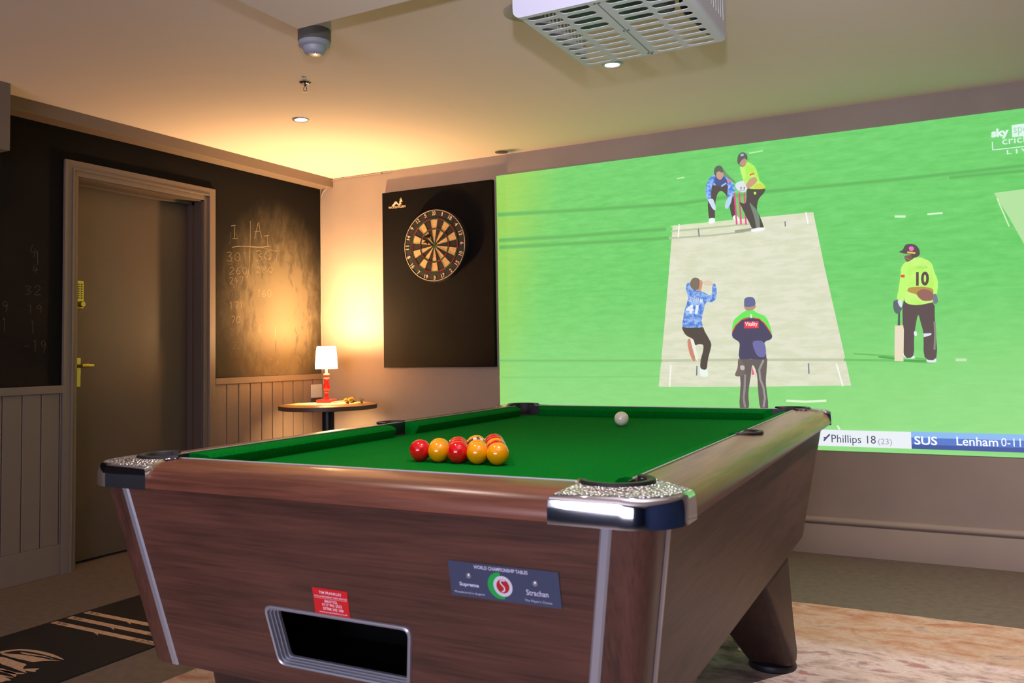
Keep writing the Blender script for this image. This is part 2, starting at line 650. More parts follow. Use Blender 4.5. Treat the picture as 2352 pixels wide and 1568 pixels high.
digits('250', 412, 895, 40, 46, True)
for s, x, y, f in (('247', 172, 955, False), ('131', 180, 1065, True), ('171', 172, 1170, False), ('70', 188, 1290, False), ('31', 185, 1395, True), ('22', 200, 1510, True),
                   ('261', 410, 960, True), ('160', 410, 1065, False), ('18', 415, 1150, True), ('9', 440, 1280, True), ('6', 420, 1370, False), ('2', 415, 1480, True)):
    digits(s, x, y, 36, 60, f)
st3([(570, 1380), (572, 1500), (578, 1640), (598, 1700)], .003)
def L7(x, y):
    return hit(480 + x / 5.227, 780 + y / 5.227, 0, .0065)
stroke(bm, [L7(*p) for p in [(800, 0), (803, 100), (818, 250), (830, 325)]], .002)
stroke(bm, [L7(*p) for p in [(725, 215), (745, 235), (765, 240)]], .002)
def L2(x, y):
    return hit(x / 3.136, 600 + y / 3.136, 0, .0065)
def st2(pts, wd=.002, f=False):
    stroke(bf, smooth_path([L2(*p) for p in pts], 3), wd * .7)
digits('9', 15, 285, 45, 80, True, st2); digits('1', 15, 410, 25, 100, True, st2)
digits('-', 175, 580, 38, 60, True, st2); digits('19', 225, 570, 50, 85, True, st2)
digits('4', 230, 25, 50, 60, True, st2); digits('32', 175, 175, 55, 65, True, st2); digits('19', 195, 315, 50, 60, True, st2); digits('1', 220, 430, 30, 90, True, st2)
digits('4', 215, -120, 55, 90, True, st2); digits('1', 255, -75, 30, 100, True, st2)
fin('chalk_writing', bm, m_chalk, cb)
fin('faint_chalk_writing', bf, m_chalkf, cb)

# ------------------------------------------------------------------ projected cricket picture on the back wall
def pic_mat(name, c, k=1.0, c2=None, sc=(2, 2, 14), det=6, lo=.3, hi=.7, c3=None):
    if name in MATS:
        return MATS[name]
    m = bpy.data.materials.new(name)
    m.use_nodes = True
    nt = m.node_tree
    b = nt.nodes['Principled BSDF']
    b.inputs['Base Color'].default_value = (.10, .10, .10, 1)
    b.inputs['Roughness'].default_value = .9
    b.inputs['Specular IOR Level'].default_value = 0.1
    b.inputs['Emission Strength'].default_value = k * 1.06
    b.inputs['Emission Color'].default_value = c
    if c2:
        tc = nt.nodes.new('ShaderNodeTexCoord')
        mp = nt.nodes.new('ShaderNodeMapping')
        mp.inputs['Scale'].default_value = sc
        n = nt.nodes.new('ShaderNodeTexNoise')
        n.inputs['Scale'].default_value = 1
        n.inputs['Detail'].default_value = det
        n.inputs['Roughness'].default_value = .62
        rp = nt.nodes.new('ShaderNodeValToRGB')
        rp.color_ramp.elements[0].position = lo
        rp.color_ramp.elements[0].color = c
        rp.color_ramp.elements[1].position = hi
        rp.color_ramp.elements[1].color = c2
        nt.links.new(tc.outputs['Object'], mp.inputs[0])
        nt.links.new(mp.outputs[0], n.inputs['Vector'])
        nt.links.new(n.outputs['Fac'], rp.inputs[0])
        out = rp.outputs[0]
        if c3 == 'grass':
            sp = nt.nodes.new('ShaderNodeSeparateXYZ')
            nt.links.new(tc.outputs['Object'], sp.inputs[0])
            # pale towards the bottom, yellower towards the top left
            def rng(src, a, b_, t0=0.0, t1=1.0):
                r = nt.nodes.new('ShaderNodeMapRange')
                r.interpolation_type = 'SMOOTHSTEP'
                r.inputs[1].default_value = a; r.inputs[2].default_value = b_
                r.inputs[3].default_value = t0; r.inputs[4].default_value = t1
                nt.links.new(src, r.inputs[0])
                return r.outputs[0]
            def mix(f, a, col):
                x = nt.nodes.new('ShaderNodeMix')
                x.data_type = 'RGBA'
                nt.links.new(f, x.inputs[0])
                nt.links.new(a, x.inputs[6])
                x.inputs[7].default_value = col
                return x.outputs[2]
            out = mix(rng(sp.outputs['Z'], 1.5, .55, 0, .55), out, srgb(160, 222, 140))
            ad = nt.nodes.new('ShaderNodeMath')
            ad.operation = 'MULTIPLY_ADD'
            ad.inputs[1].default_value = -.22
            nt.links.new(sp.outputs['Z'], ad.inputs[0])
            nt.links.new(sp.outputs['X'], ad.inputs[2])
            out = mix(rng(ad.outputs[0], 1.42, .96, 0, .62), out, srgb(160, 205, 62))
        nt.links.new(out, b.inputs['Emission Color'])
    MATS[name] = m
    return m

SX0, SX1, SZ0, SZ1 = 1.370, 4.172, .5035, 2.0792
scr = empty('projected_picture', (0, 0, 0), 'large green cricket broadcast projected across the back wall', 'projection')
bm = bmesh.new()
nx = 2
box(bm, (SX0, -.004, SZ0), (SX1, 0, SZ1))
g_grass = pic_mat('projected_grass', srgb(88, 192, 86), 1.0, srgb(110, 208, 107), (9.0, 1, 38), 8, .32, .70, 'grass')
fin('picture_ground', bm, g_grass, scr)
LAY = [0.0046]
class Pic:
    """flat coloured shapes lying on the projected picture"""
    def __init__(s, name, label, ox=0, oy=0, k=1.0):
        s.bm = bmesh.new(); s.m = []; s.name = name; s.label = label
        s.ox, s.oy, s.k = ox, oy, k; s.n = 0
    def pt(s, x, y, d=0):
        return hit(s.ox + x / s.k, s.oy + y / s.k, 1, -LAY[0] - d)
    def mi(s, c, c2=None, sc=(60, 1, 60)):
        nm = 'projected_%d_%d_%d' % c[:3] + ('_%d_%d_%d' % c2[:3] if c2 else '')
        k = 1.0
        mt = pic_mat(nm, srgb(*c[:3]), k, srgb(*c2[:3]) if c2 else None, sc, 4, .42, .58)
        if mt not in s.m:
            s.m.append(mt)
        return s.m.index(mt)
    def poly(s, pts, c, sm=3, c2=None, sc=(60, 1, 60)):
        i = s.mi(c, c2, sc)
        s.n += 1
        d = s.n * .00008
        if sm:
            pts = smooth_loop(pts, sm)
        plate(s.bm, pts, [], lambda u, v, q: s.pt(u, v, d), 0, i)
    def line(s, pts, wd, c):
        i = s.mi(c)
        s.n += 1
        d = s.n * .00008
        vs = []
        P = [Vector((p[0], p[1])) for p in pts]
        for k_, p in enumerate(P):
            t = P[min(k_ + 1, len(P) - 1)] - P[max(k_ - 1, 0)]
            nn = Vector((-t.y, t.x)).normalized() * wd / 2
            vs.append((s.bm.verts.new(s.pt(p.x + nn.x, p.y + nn.y, d)), s.bm.verts.new(s.pt(p.x - nn.x, p.y - nn.y, d))))
        for a, b_ in zip(vs[:-1], vs[1:]):
            s.bm.faces.new((a[0], a[1], b_[1], b_[0])).material_index = i
    def text(s, t, x0, yb, x1, yt, c, bold=.0, yb2=None, shear=0):
        i = s.mi(c)
        s.n += 1
        d = s.n * .00008
        o = s.pt(x0, yb, d); e = s.pt(x1, yb if yb2 is None else yb2, d); u = s.pt(x0, yt, d)
        text(s.bm, t, o, (e - o), (u - o), 1, 1, i, bold, shear)
    def done(s, kids=None):
        o = fin(s.name, s.bm, s.m, scr)
        if s.label: o['label'] = s.label
        LAY[0] += s.n * .00008 + .0001
        return o

# ground marks: strip, creases, long shadows
p = Pic('pitch_strip', 'pale pitch with crease lines')
p.poly([(1545, 518), (1710, 502), (1868, 487), (1893, 610), (1925, 750), (1955, 885), (1730, 888), (1513, 888), (1525, 760), (1536, 630)], (208, 212, 182), 0, (219, 220, 196), (8, 1, 30))
p.poly([(2283, 443), (2352, 434), (2420, 425), (2420, 640), (2352, 560), (2318, 500)], (172, 218, 152), 0)
for a in ([(1143, 493), (1340, 482), (1560, 468), (1760, 440), (2060, 412), (2352, 380)], [(1147, 568), (1300, 560), (1500, 549), (1536, 546)], [(1146, 552), (1300, 543), (1530, 526)],
          [(2180, 408), (2352, 392)]):
    p.line(a, 10, (92, 186, 88)); p.line(a, 4, (84, 174, 80))
p.line([(1536, 547), (1640, 540), (1710, 532)], 4, (178, 184, 154))
p.line([(1541, 531), (1620, 524), (1720, 514)], 4, (176, 192, 146))
p.line([(1147, 828), (1300, 828), (1520, 828)], 9, (122, 202, 110)); p.line([(1147, 828), (1300, 828), (1520, 828)], 4, (110, 190, 100)); p.line([(1147, 866), (1300, 866), (1515, 864)], 4, (122, 202, 110)); p.line([(1520, 828), (1700, 826), (1938, 826)], 6, (186, 192, 162)); p.line([(1938, 826), (2080, 828), (2145, 832)], 6, (104, 186, 96))
p.line([(1960, 812), (2060, 818), (2140, 826)], 3, (96, 180, 84))
for a in ([(1560, 515), (1558, 545)], [(1851, 487), (1856, 514)], [(1541, 838), (1538, 888)], [(1921, 835), (1936, 887)]):
    p.line(a, 3, (240, 242, 236))
for a in ([(1604, 525), (1606, 543)], [(1803, 508), (1804, 520)], [(1857, 834), (1858, 858)], [(1601, 840), (1600, 862)]):
    p.line(a, 3, (110, 120, 130))
p.line([(1541, 520), (1700, 506)], 2, (190, 226, 160))
p.line([(1806, 920), (1850, 922), (1898, 920)], 5, (214, 240, 196))
p.line([(2055, 497), (2080, 497)], 5, (206, 236, 196)); p.line([(2130, 492), (2165, 489)], 4, (206, 236, 196)); p.line([(1923, 977), (1929, 986)], 4, (220, 240, 210))
p.line([(2195, 826), (2220, 826)], 6, (190, 222, 176)); p.line([(1720, 352), (1752, 346)], 3, (170, 232, 150)); p.line([(1555, 410), (1572, 407)], 3, (180, 232, 160))
p.line([(1688, 532), (1745, 524)], 7, (150, 152, 130))
p.line([(2290, 455), (2318, 520)], 3, (206, 232, 184))
p.done()

p = Pic('player_picture', 'wicketkeeper crouching in blue shirt', 1580, 320, 6.532)
p.poly([(520, 430), (600, 530), (700, 620), (710, 660), (640, 610), (540, 540)], (104, 140, 100))
p.poly([(350, 680), (480, 660), (610, 680), (650, 770), (690, 880), (725, 1130), (665, 1165), (625, 1010), (590, 860), (510, 775), (455, 800), (420, 900), (405, 1060), (400, 1190), (320, 1185), (300, 920), (340, 780)], (70, 58, 54))
p.poly([(400, 520), (460, 570), (530, 540), (620, 600), (690, 680), (700, 780), (660, 880), (600, 900), (592, 800), (600, 690), (540, 690), (480, 700), (372, 690), (350, 780), (345, 870), (335, 925), (290, 900), (265, 790), (280, 670), (330, 580)], (58, 118, 214), 3, (150, 190, 240), (55, 1, 55))
p.poly([(415, 560), (540, 560), (600, 650), (540, 700), (430, 690), (400, 640)], (58, 76, 130))
p.line([(500, 705), (575, 655)], 22, (140, 200, 250))
p.poly([(585, 625), (630, 598), (642, 625), (600, 660)], (236, 110, 130), 0)
p.poly([(330, 890), (380, 900), (415, 1010), (412, 1060), (370, 1040), (325, 960), (300, 910)], (196, 216, 236))
p.poly([(600, 880), (660, 850), (645, 950), (600, 1030), (560, 1030), (560, 970)], (176, 206, 238))
p.poly([(425, 500), (520, 495), (527, 560), (490, 605), (450, 590), (420, 550)], (196, 150, 128))
p.poly([(392, 515), (395, 450), (430, 402), (490, 395), (525, 440), (522, 500), (470, 480), (430, 500), (425, 560), (400, 530)], (84, 90, 78))
p.poly([(330, 1185), (400, 1185), (400, 1245), (340, 1262), (308, 1240)], (232, 240, 236))
p.poly([(680, 1150), (730, 1140), (778, 1210), (720, 1225), (682, 1200)], (232, 240, 236))
p.done()
p = Pic('wicket_picture', 'three pink stumps at the far end', 1580, 320, 6.532)
for a, b_ in ((697, 733), (770, 797), (845, 872)):
    p.line([(a, 800), ((a + b_) / 2, 1030), (b_, 1278)], 25, (224, 62, 128))
p.done()
p = Pic('player_picture', 'helmeted batsman in lime shirt at far end', 1580, 320, 6.532)
p.poly([(905, 730), (1145, 735), (1140, 800), (1060, 900), (1035, 1040), (1070, 1130), (1135, 1300), (1120, 1335), (1060, 1350), (965, 1330), (920, 1250), (860, 1130), (800, 1000), (772, 940), (860, 962), (880, 850)], (66, 58, 52))
p.poly([(925, 955), (980, 1000), (1060, 1110), (1080, 1350), (1030, 1320), (990, 1150)], (110, 128, 110))
p.poly([(830, 400), (880, 340), (960, 370), (1020, 440), (1055, 540), (1080, 620), (1152, 690), (1145, 738), (1000, 745), (900, 730), (850, 660), (815, 560), (780, 420)], (166, 232, 70), 3, (186, 240, 110), (20, 1, 20))
p.poly([(1000, 690), (1080, 660), (1148, 700), (1140, 738), (1000, 742)], (200, 210, 60))
p.poly([(925, 600), (1000, 565), (1040, 620), (980, 690), (900, 735), (865, 700)], (196, 150, 116))
p.poly([(925, 520), (995, 498), (1000, 522), (930, 548)], (232, 96, 52), 0)
p.poly([(720, 660), (830, 620), (865, 690), (890, 740), (850, 790), (780, 782), (722, 730)], (212, 222, 228))
p.line([(800, 710), (795, 750)], 14, (170, 50, 80)); p.line([(845, 710), (845, 750)], 14, (170, 50, 80))
p.line([(700, 780), (860, 760)], 12, (170, 190, 180))
p.poly([(770, 330), (860, 290), (872, 370), (830, 412), (790, 385)], (186, 140, 116))
p.poly([(742, 300), (760, 230), (810, 195), (860, 205), (892, 250), (888, 310), (850, 285), (800, 320), (765, 375), (745, 350)], (82, 82, 80))
p.poly([(790, 225), (832, 215), (835, 245), (795, 252)], (170, 180, 200))
p.line([(748, 350), (790, 395), (830, 412)], 8, (70, 80, 80))
p.poly([(990, 790), (1020, 790), (1025, 820), (995, 825)], (180, 232, 90))
p.poly([(955, 1350), (1050, 1325), (1140, 1325), (1145, 1358), (1000, 1388), (950, 1372)], (236, 240, 238))
p.done()
p = Pic('player_picture', 'bowler leaping in blue shirt numbered 41', 1540, 610, 4.611)
p.poly([(180, 800), (210, 775), (240, 850), (262, 1000), (235, 1000), (200, 920)], (198, 130, 104))
p.poly([(210, 765), (245, 768), (270, 880), (292, 1005), (268, 985), (235, 880)], (226, 232, 216))
p.poly([(320, 1075), (380, 1075), (395, 1170), (330, 1172), (312, 1140)], (226, 238, 230))
p.poly([(130, 645), (240, 655), (335, 645), (365, 700), (400, 760), (432, 830), (420, 900), (395, 1000), (380, 1095), (320, 1085), (320, 1000), (345, 900), (345, 840), (300, 830), (262, 840), (240, 780), (170, 740), (135, 690)], (70, 62, 52))
p.poly([(168, 200), (190, 178), (215, 185), (220, 245), (300, 262), (360, 285), (430, 310), (442, 220), (470, 185), (492, 280), (480, 350), (440, 385), (378, 390), (350, 480), (330, 580), (336, 648), (230, 656), (130, 645), (135, 560), (150, 470), (185, 345), (165, 250)], (62, 116, 206), 3, (150, 186, 232), (45, 1, 45))
p.poly([(300, 150), (338, 165), (335, 220), (318, 268), (285, 258), (300, 200)], (206, 140, 116))
p.poly([(350, 172), (400, 155), (450, 180), (440, 212), (385, 212), (350, 200)], (216, 196, 176))
p.poly([(215, 160), (250, 126), (300, 138), (308, 180), (300, 240), (262, 258), (222, 238), (210, 200)], (116, 104, 84))
p.text('LENHAM', 185, 375, 340, 325, (220, 228, 240), .01, 398)
p.text('41', 160, 500, 300, 405, (226, 232, 244), .05, 515, .12)
p.done()
p = Pic('player_picture', 'umpire standing in navy and green jacket', 1540, 610, 4.611)
p.poly([(735, 975), (860, 990), (1012, 960), (1018, 1100), (1010, 1250), (1035, 1510), (955, 1510), (930, 1350), (915, 1150), (870, 1050), (850, 1170), (825, 1350), (828, 1510), (735, 1510), (742, 1250)], (96, 88, 84))
p.line([(985, 1000), (940, 1100), (950, 1200), (985, 1290), (1000, 1400), (985, 1500)], 22, (150, 148, 144))
p.line([(790, 1150), (785, 1300), (775, 1400), (790, 1500)], 22, (140, 136, 132))
p.poly([(655, 700), (700, 620), (770, 560), (860, 545), (950, 570), (1010, 640), (1075, 735), (1060, 780), (1000, 808), (1000, 880), (1015, 965), (960, 992), (840, 985), (730, 980), (732, 850), (722, 805), (660, 760)], (62, 60, 90))
p.poly([(880, 800), (990, 810), (1008, 950), (930, 960), (880, 870)], (104, 104, 160))
p.poly([(790, 480), (860, 465), (920, 500), (1000, 535), (1045, 610), (1078, 725), (1058, 700), (1000, 612), (940, 560), (840, 545), (750, 570), (690, 630), (652, 700), (665, 590), (720, 530)], (96, 226, 84))
p.line([(655, 702), (690, 632), (750, 575), (840, 548), (940, 562), (1000, 615), (1060, 705)], 10, (226, 70, 48))
p.poly([(778, 592), (932, 588), (934, 660), (782, 664)], (230, 50, 64), 0)
p.text('Vitality', 790, 655, 922, 596, (246, 224, 228), .02, 650)
p.line([(853, 515), (855, 555)], 18, (220, 232, 220))
p.poly([(785, 425), (895, 415), (895, 450), (850, 475), (800, 470)], (176, 140, 112))
p.poly([(780, 405), (785, 350), (830, 330), (880, 340), (898, 380), (895, 418), (840, 438), (785, 432)], (92, 98, 142))
p.poly([(715, 1000), (735, 985), (785, 1060), (782, 1150), (730, 1172), (683, 1158), (710, 1080)], (112, 98, 92))
p.poly([(740, 1060), (780, 1060), (782, 1100), (745, 1100)], (190, 184, 180))
p.poly([(866, 1070), (890, 1152), (860, 1156)], (230, 80, 130), 0)
p.done()
p = Pic('player_picture', 'batsman standing with bat, lime shirt numbered 10', 2020, 540, 5.06)
p.poly([(0, 1405), (150, 1415), (280, 1440), (540, 1450), (540, 1475), (300, 1470), (150, 1440), (0, 1425)], (70, 160, 66))
p.poly([(285, 1370), (380, 1385), (412, 1430), (320, 1425), (280, 1405)], (226, 234, 240))
p.poly([(550, 1440), (600, 1405), (655, 1440), (650, 1475), (560, 1475)], (220, 226, 238))
p.poly([(282, 765), (430, 800), (622, 785), (642, 940), (652, 1100), (662, 1420), (525, 1418), (512, 1150), (480, 1020), (450, 925), (420, 1050), (402, 1200), (392, 1402), (285, 1390), (270, 1050)], (84, 68, 68))
p.line([(640, 1000), (648, 1150), (640, 1330)], 24, (130, 130, 120))
p.poly([(512, 1142), (605, 1138), (600, 1160), (515, 1185)], (214, 220, 240), 0)
p.poly([(402, 1120), (430, 1120), (435, 1165), (405, 1165)], (220, 232, 232))
p.poly([(218, 890), (240, 890), (240, 1052), (212, 1052)], (66, 84, 82), 0)
p.poly([(178, 1052), (275, 1045), (284, 1100), (279, 1465), (175, 1460)], (228, 214, 180), 0, (222, 212, 206), (8, 1, 8))
p.poly([(310, 312), (400, 270), (440, 258), (500, 265), (600, 320), (632, 430), (636, 640), (622, 765), (560, 792), (430, 812), (320, 792), (292, 735), (318, 600), (300, 450)], (176, 238, 92), 3, (196, 240, 122), (14, 1, 14))
p.poly([(312, 312), (335, 400), (330, 560), (290, 735), (262, 762), (205, 742), (220, 640), (245, 470), (255, 370)], (186, 242, 110))
p.poly([(598, 318), (640, 430), (680, 550), (662, 695), (630, 690), (632, 560), (610, 430)], (186, 242, 110))
p.poly([(345, 610), (430, 600), (520, 600), (618, 625), (622, 690), (618, 752), (500, 760), (430, 690), (330, 655)], (176, 142, 62))
p.poly([(440, 660), (520, 625), (618, 665), (618, 752), (510, 757), (450, 715)], (146, 96, 86))
p.text('TAYLOR', 425, 392, 560, 365, (130, 200, 90), .0, 385)
p.text('10', 425, 590, 575, 425, (84, 62, 60), .04, 585)
p.poly([(247, 460), (293, 460), (293, 492), (249, 490)], (232, 70, 44), 0)
p.poly([(160, 775), (210, 750), (265, 760), (260, 860), (212, 912), (170, 880)], (84, 98, 100))
p.poly([(215, 755), (265, 758), (258, 840), (225, 810)], (214, 224, 226))
p.poly([(625, 690), (662, 690), (680, 770), (650, 797), (625, 780)], (110, 120, 130))
p.poly([(290, 240), (370, 225), (400, 262), (350, 300), (318, 308), (296, 275)], (112, 82, 66))
p.poly([(225, 193), (270, 170), (300, 115), (360, 99), (420, 115), (460, 160), (468, 220), (435, 252), (380, 262), (370, 225), (300, 215), (270, 208)], (78, 66, 66))
p.poly([(345, 140), (370, 130), (395, 140), (397, 170), (370, 185), (348, 172)], (232, 110, 190))
p.line([(323, 198), (370, 203), (417, 208)], 20, (226, 190, 66))
for a in ([(222, 215), (225, 260), (265, 312)], [(245, 215), (255, 260), (290, 300)], [(275, 215), (300, 260), (360, 290)], [(222, 245), (290, 240), (350, 240)]):
    p.line(a, 5, (140, 160, 120))
p.done()

p = Pic('score_bar', 'white and blue score bar')
zz = lambda v: v
def P1(x, z, d):
    return Vector((x, -LAY[0] - d, z))
i0 = p.mi((226, 232, 238)); i1 = p.mi((70, 112, 196)); i2 = p.mi((40, 74, 150)); i3 = p.mi((240, 244, 250)); i4 = p.mi((58, 68, 96)); i5 = p.mi((130, 178, 232))
def rect(x0, z0, x1, z1, mi, d):
    p.bm.faces.new([p.bm.verts.new(P1(*q, d)) for q in ((x0, z0), (x1, z0), (x1, z1), (x0, z1))]).material_index = mi
rect(1.75, .527, 3.576, .606, i0, .0001)
rect(3.576, .527, 4.10, .548, i2, .0001); rect(3.576, .548, 4.10, .580, i1, .0001); rect(3.576, .580, 4.10, .608, i5, .0001)
R_, U_ = Vector((1, 0, 0)), Vector((0, 0, 1))
text(p.bm, 'Phillips 18', P1(3.222, .533, .0002), R_, U_, .200, .050, i4, 0)
text(p.bm, '(23)', P1(3.432, .535, .0002), R_, U_, .060, .036, p.mi((150, 156, 176)), 0)
text(p.bm, 'SUS', P1(3.589, .547, .0002), R_, U_, .096, .040, i3, .02)
text(p.bm, 'Lenham', P1(3.764, .550, .0002), R_, U_, .166, .040, i3, .012)
text(p.bm, '0-11', P1(3.942, .552, .0002), R_, U_, .076, .038, i3, 0)
rect(3.186, .563, 3.2, .570, i4, .0002)
p.n = 4
p.line([(1892, 1012), (1899, 1004), (1906, 997)], 4, (70, 76, 110))
p.done()
p = Pic('channel_logo', 'white channel logo and live caption')
i0 = p.mi((214, 238, 226)); i1 = p.mi((150, 214, 170))
text(p.bm, 'sky', P1(3.962, 1.948, .0002), R_, U_, .070, .050, i0, .05)
rect(4.044, 1.950, 4.165, 2.006, i0, .0001)
text(p.bm, 'sports', P1(4.050, 1.955, .0003), R_, U_, .105, .042, i1, .0)
text(p.bm, 'cricket', P1(4.004, 1.921, .0002), R_, U_, .150, .034, i0, .0)
text(p.bm, 'L I V E', P1(4.020, 1.874, .0002), R_, U_, .120, .020, i0, .015)
rect(3.963, 1.903, 3.967, 1.940, i0, .0001); rect(3.963, 1.900, 4.165, 1.904, i0, .0001)
p.n = 3
p.done()

# ------------------------------------------------------------------ dartboard and its black backing panel
PX0, PX1, PZ0, PZ1 = .541, 1.3537, .9286, 2.0563
bm = bmesh.new()
box(bm, (PX0, -.030, PZ0), (PX1, 0, PZ1), .0015)
pn = fin('backboard', bm, mat('black_carpet_panel', srgb(15, 14, 15), .95, spec=.1, bump=(400, .3)))
tag(pn, 'black rectangular backing panel behind the dartboard with a small white worm logo', 'panel')
bm = bmesh.new()
def lp(x, y):
    return hit(880 + x / 34.85, 445 + y / 34.85, 1, -.0306)
def poly3(bm, pts, fn, sm=2):
    plate(bm, smooth_loop(pts, sm) if sm else pts, [], lambda u, v, d: fn(u, v), 0)
poly3(bm, [(690, 880), (780, 880), (860, 740), (930, 650), (1010, 610), (1100, 640), (1180, 760), (1290, 800), (1300, 650), (1310, 560), (1350, 500), (1300, 390), (1400, 430), (1410, 290), (1470, 380), (1480, 470), (1550, 600), (1500, 650), (1420, 640), (1410, 700), (1480, 790), (1430, 840), (1360, 850), (1330, 940), (1220, 930), (1090, 810), (1030, 820), (960, 880), (880, 990), (780, 1000)], lp)
a = lp(425, 1215); b_ = lp(1775, 1080); c = lp(425, 1035)
text(bm, 'WOODWORM', a, b_ - a, c - a, 1, 1, 0, .02)
fin('panel_logo', bm, m_wirewhite, pn)

DC = Vector((.9616, -.030, 1.6812))
db = empty('dartboard', DC, 'round bristle dartboard with red and green rings on the black panel', 'dartboard')
bm = bmesh.new()
lathe(bm, [(0, 0), (.2255, 0), (.2255, -.034), (.222, -.038), (0, -.038)], (0, 0, 0), 96, 1)
fin('board_body', bm, mat('dartboard_black', srgb(22, 20, 20), .8), db, True)
m_cream = mat('sisal_cream', srgb(205, 172, 118), .9, noise=((300, 300, 300), srgb(160, 126, 80), .4, .65, 3))
m_bk = mat('sisal_black', srgb(24, 22, 22), .9)
m_rd = mat('sisal_red', srgb(158, 40, 36), .9)
m_gn = mat('sisal_green', srgb(30, 104, 52), .9)
bm = bmesh.new()
def sector(r0, r1, a0, a1, mi, y=-.0385):
    n = 5
    A = [bm.verts.new((r0 * math.sin(a0 + (a1 - a0) * i / n), y, r0 * math.cos(a0 + (a1 - a0) * i / n))) for i in range(n + 1)]
    B = [bm.verts.new((r1 * math.sin(a0 + (a1 - a0) * i / n), y, r1 * math.cos(a0 + (a1 - a0) * i / n))) for i in range(n + 1)]
    for i in range(n):
        bm.faces.new((A[i], A[i + 1], B[i + 1], B[i])).material_index = mi
for k in range(20):
    a0, a1 = math.radians(18 * k - 9), math.radians(18 * k + 9)
    ev = k % 2 == 0
    for r0, r1, mi in ((.016, .099, 0 if ev else 1), (.099, .107, 3 if ev else 2), (.107, .162, 0 if ev else 1), (.162, .170, 3 if ev else 2), (.00635, .016, 3), (.0002, .00635, 2)):
        sector(r0, r1, a0, a1, mi)
fin('scoring_bed', bm, [m_cream, m_bk, m_rd, m_gn], db)
bm = bmesh.new()
def ring(r, w_, y=-.041):
    n = 96
    lathe(bm, [(r - w_, y + .002), (r + w_, y + .002), (r + w_, y), (r - w_, y), (r - w_, y + .002)], (0, 0, 0), n, 1)
for r in (.00635, .016, .099, .107, .162, .170):
    ring(r, .0006)
for k in range(20):
    a = math.radians(18 * k + 9)
    tube(bm, [(.016 * math.sin(a), -.0405, .016 * math.cos(a)), (.178 * math.sin(a), -.0405, .178 * math.cos(a))], .0007, 5)
fin('wire_spider', bm, mat('wire_steel', srgb(120, 110, 100), .35, .9), db)
bm = bmesh.new()
ring(.2195, .0013, -.042)
NUM = [20, 1, 18, 4, 13, 6, 10, 15, 2, 17, 3, 19, 7, 16, 8, 11, 14, 9, 12, 5]
for k, nmb in enumerate(NUM):
    a = math.radians(18 * k)
    flip = 90 < 18 * k < 270
    out = Vector((math.sin(a), 0, math.cos(a)))
    up = -out if flip else out
    rt = Vector((up.z, 0, -up.x))
    s = str(nmb)
    wd = .015 if len(s) == 1 else .026
    if s == '1': wd = .007
    c = out * .200 + Vector((0, -.0415, 0))
    text(bm, s, c - rt * wd / 2 - up * .0125, rt, up, wd, .025, 0, .015)
fin('number_ring', bm, m_wirewhite, db)

def make_dart(name, tip, direc, label, cat='dart', mcol=None, group=None):
    d = Vector(direc).normalized()
    o = bpy.data.objects.new(name, None)
    COL.objects.link(o)
    o.location = tip
    o.rotation_euler = d.to_track_quat('Z', 'Y').to_euler()
    tag(o, label, cat, group)
    bm = bmesh.new()
    lathe(bm, [(.0003, 0), (.0011, .006), (.0011, .03)], (0, 0, 0), 10)
    fin('point', bm, m_silver, o, True)
    bm = bmesh.new()
    pr = [(.0011, .030), (.0028, .033)]
    for i in range(10):
        z = .035 + i * .0042
        pr += [(.0034, z), (.0034, z + .0022), (.0029, z + .0025), (.0029, z + .004)]
    pr += [(.0028, .080), (.0014, .082)]
    lathe(bm, pr, (0, 0, 0), 12)
    fin('barrel', bm, m_brass if mcol is None else mcol, o, True)
    bm = bmesh.new()
    lathe(bm, [(.0018, .081), (.0024, .085), (.002, .13), (.0028, .136), (.001, .142)], (0, 0, 0), 10)
    fin('stem', bm, m_rubber, o, True)
    bm = bmesh.new()
    for k in range(4):
        t = math.pi / 2 * k + .4
        r = Vector((math.cos(t), math.sin(t), 0)); n = Vector((-math.sin(t), math.cos(t), 0)) * .0003
        pts = [(.001, .118), (.012, .126), (.019, .140), (.019, .156), (.012, .160), (.001, .160)]
        A = [bm.verts.new(r * u + Vector((0, 0, v)) + n) for u, v in pts]
        B = [bm.verts.new(r * u + Vector((0, 0, v)) - n) for u, v in pts]
        bm.faces.new(A); bm.faces.new(B[::-1])
        for i in range(6):
            bm.faces.new((A[i], A[(i + 1) % 6], B[(i + 1) % 6], B[i]))
    fin('flight', bm, mcol if mcol else mat('dark_flight', srgb(30, 28, 30), .5), o)
    return o
m_dk = mat('black_tungsten', srgb(34, 32, 32), .4, .6)
make_dart('dart', (.964, -.060, 1.684), (.25, -1, .30), 'black dart stuck in the dartboard at the bullseye', mcol=m_dk)
make_dart('dart', (.958, -.060, 1.676), (.22, -1, .10), 'black dart stuck in the dartboard just below the bullseye', mcol=m_dk)

# thin white cable down the corner of the room
bm = bmesh.new()
pts = [(.118, -.012, 2.19), (.06, -.010, 2.138), (.022, -.008, 2.10), (.014, -.008, 2.0), (.018, -.008, 1.8), (.012, -.008, 1.6), (.016, -.008, 1.45), (.010, -.008, 1.25), (.018, -.008, 1.1), (.013, -.008, .95), (.030, -.008, .80)]
tube(bm, smooth_path(pts, 4), .003, 8)
tag(fin('cable', bm, m_wall, None, True), 'thin painted cable running down the corner beside the chalkboard', 'cable')
bm = bmesh.new()
tube(bm, smooth_path([(.12, -.006, 2.196), (.30, -.006, 2.198), (.45, -.006, 2.195), (.60, -.006, 2.199)], 4), .0028, 8)
for x in (.2, .36, .52):
    box(bm, (x - .004, -.012, 2.188), (x + .004, 0, 2.203), .001)
tag(fin('cable', bm, m_wall, None, True), 'thin cable clipped along the top of the back wall under the ceiling', 'cable')

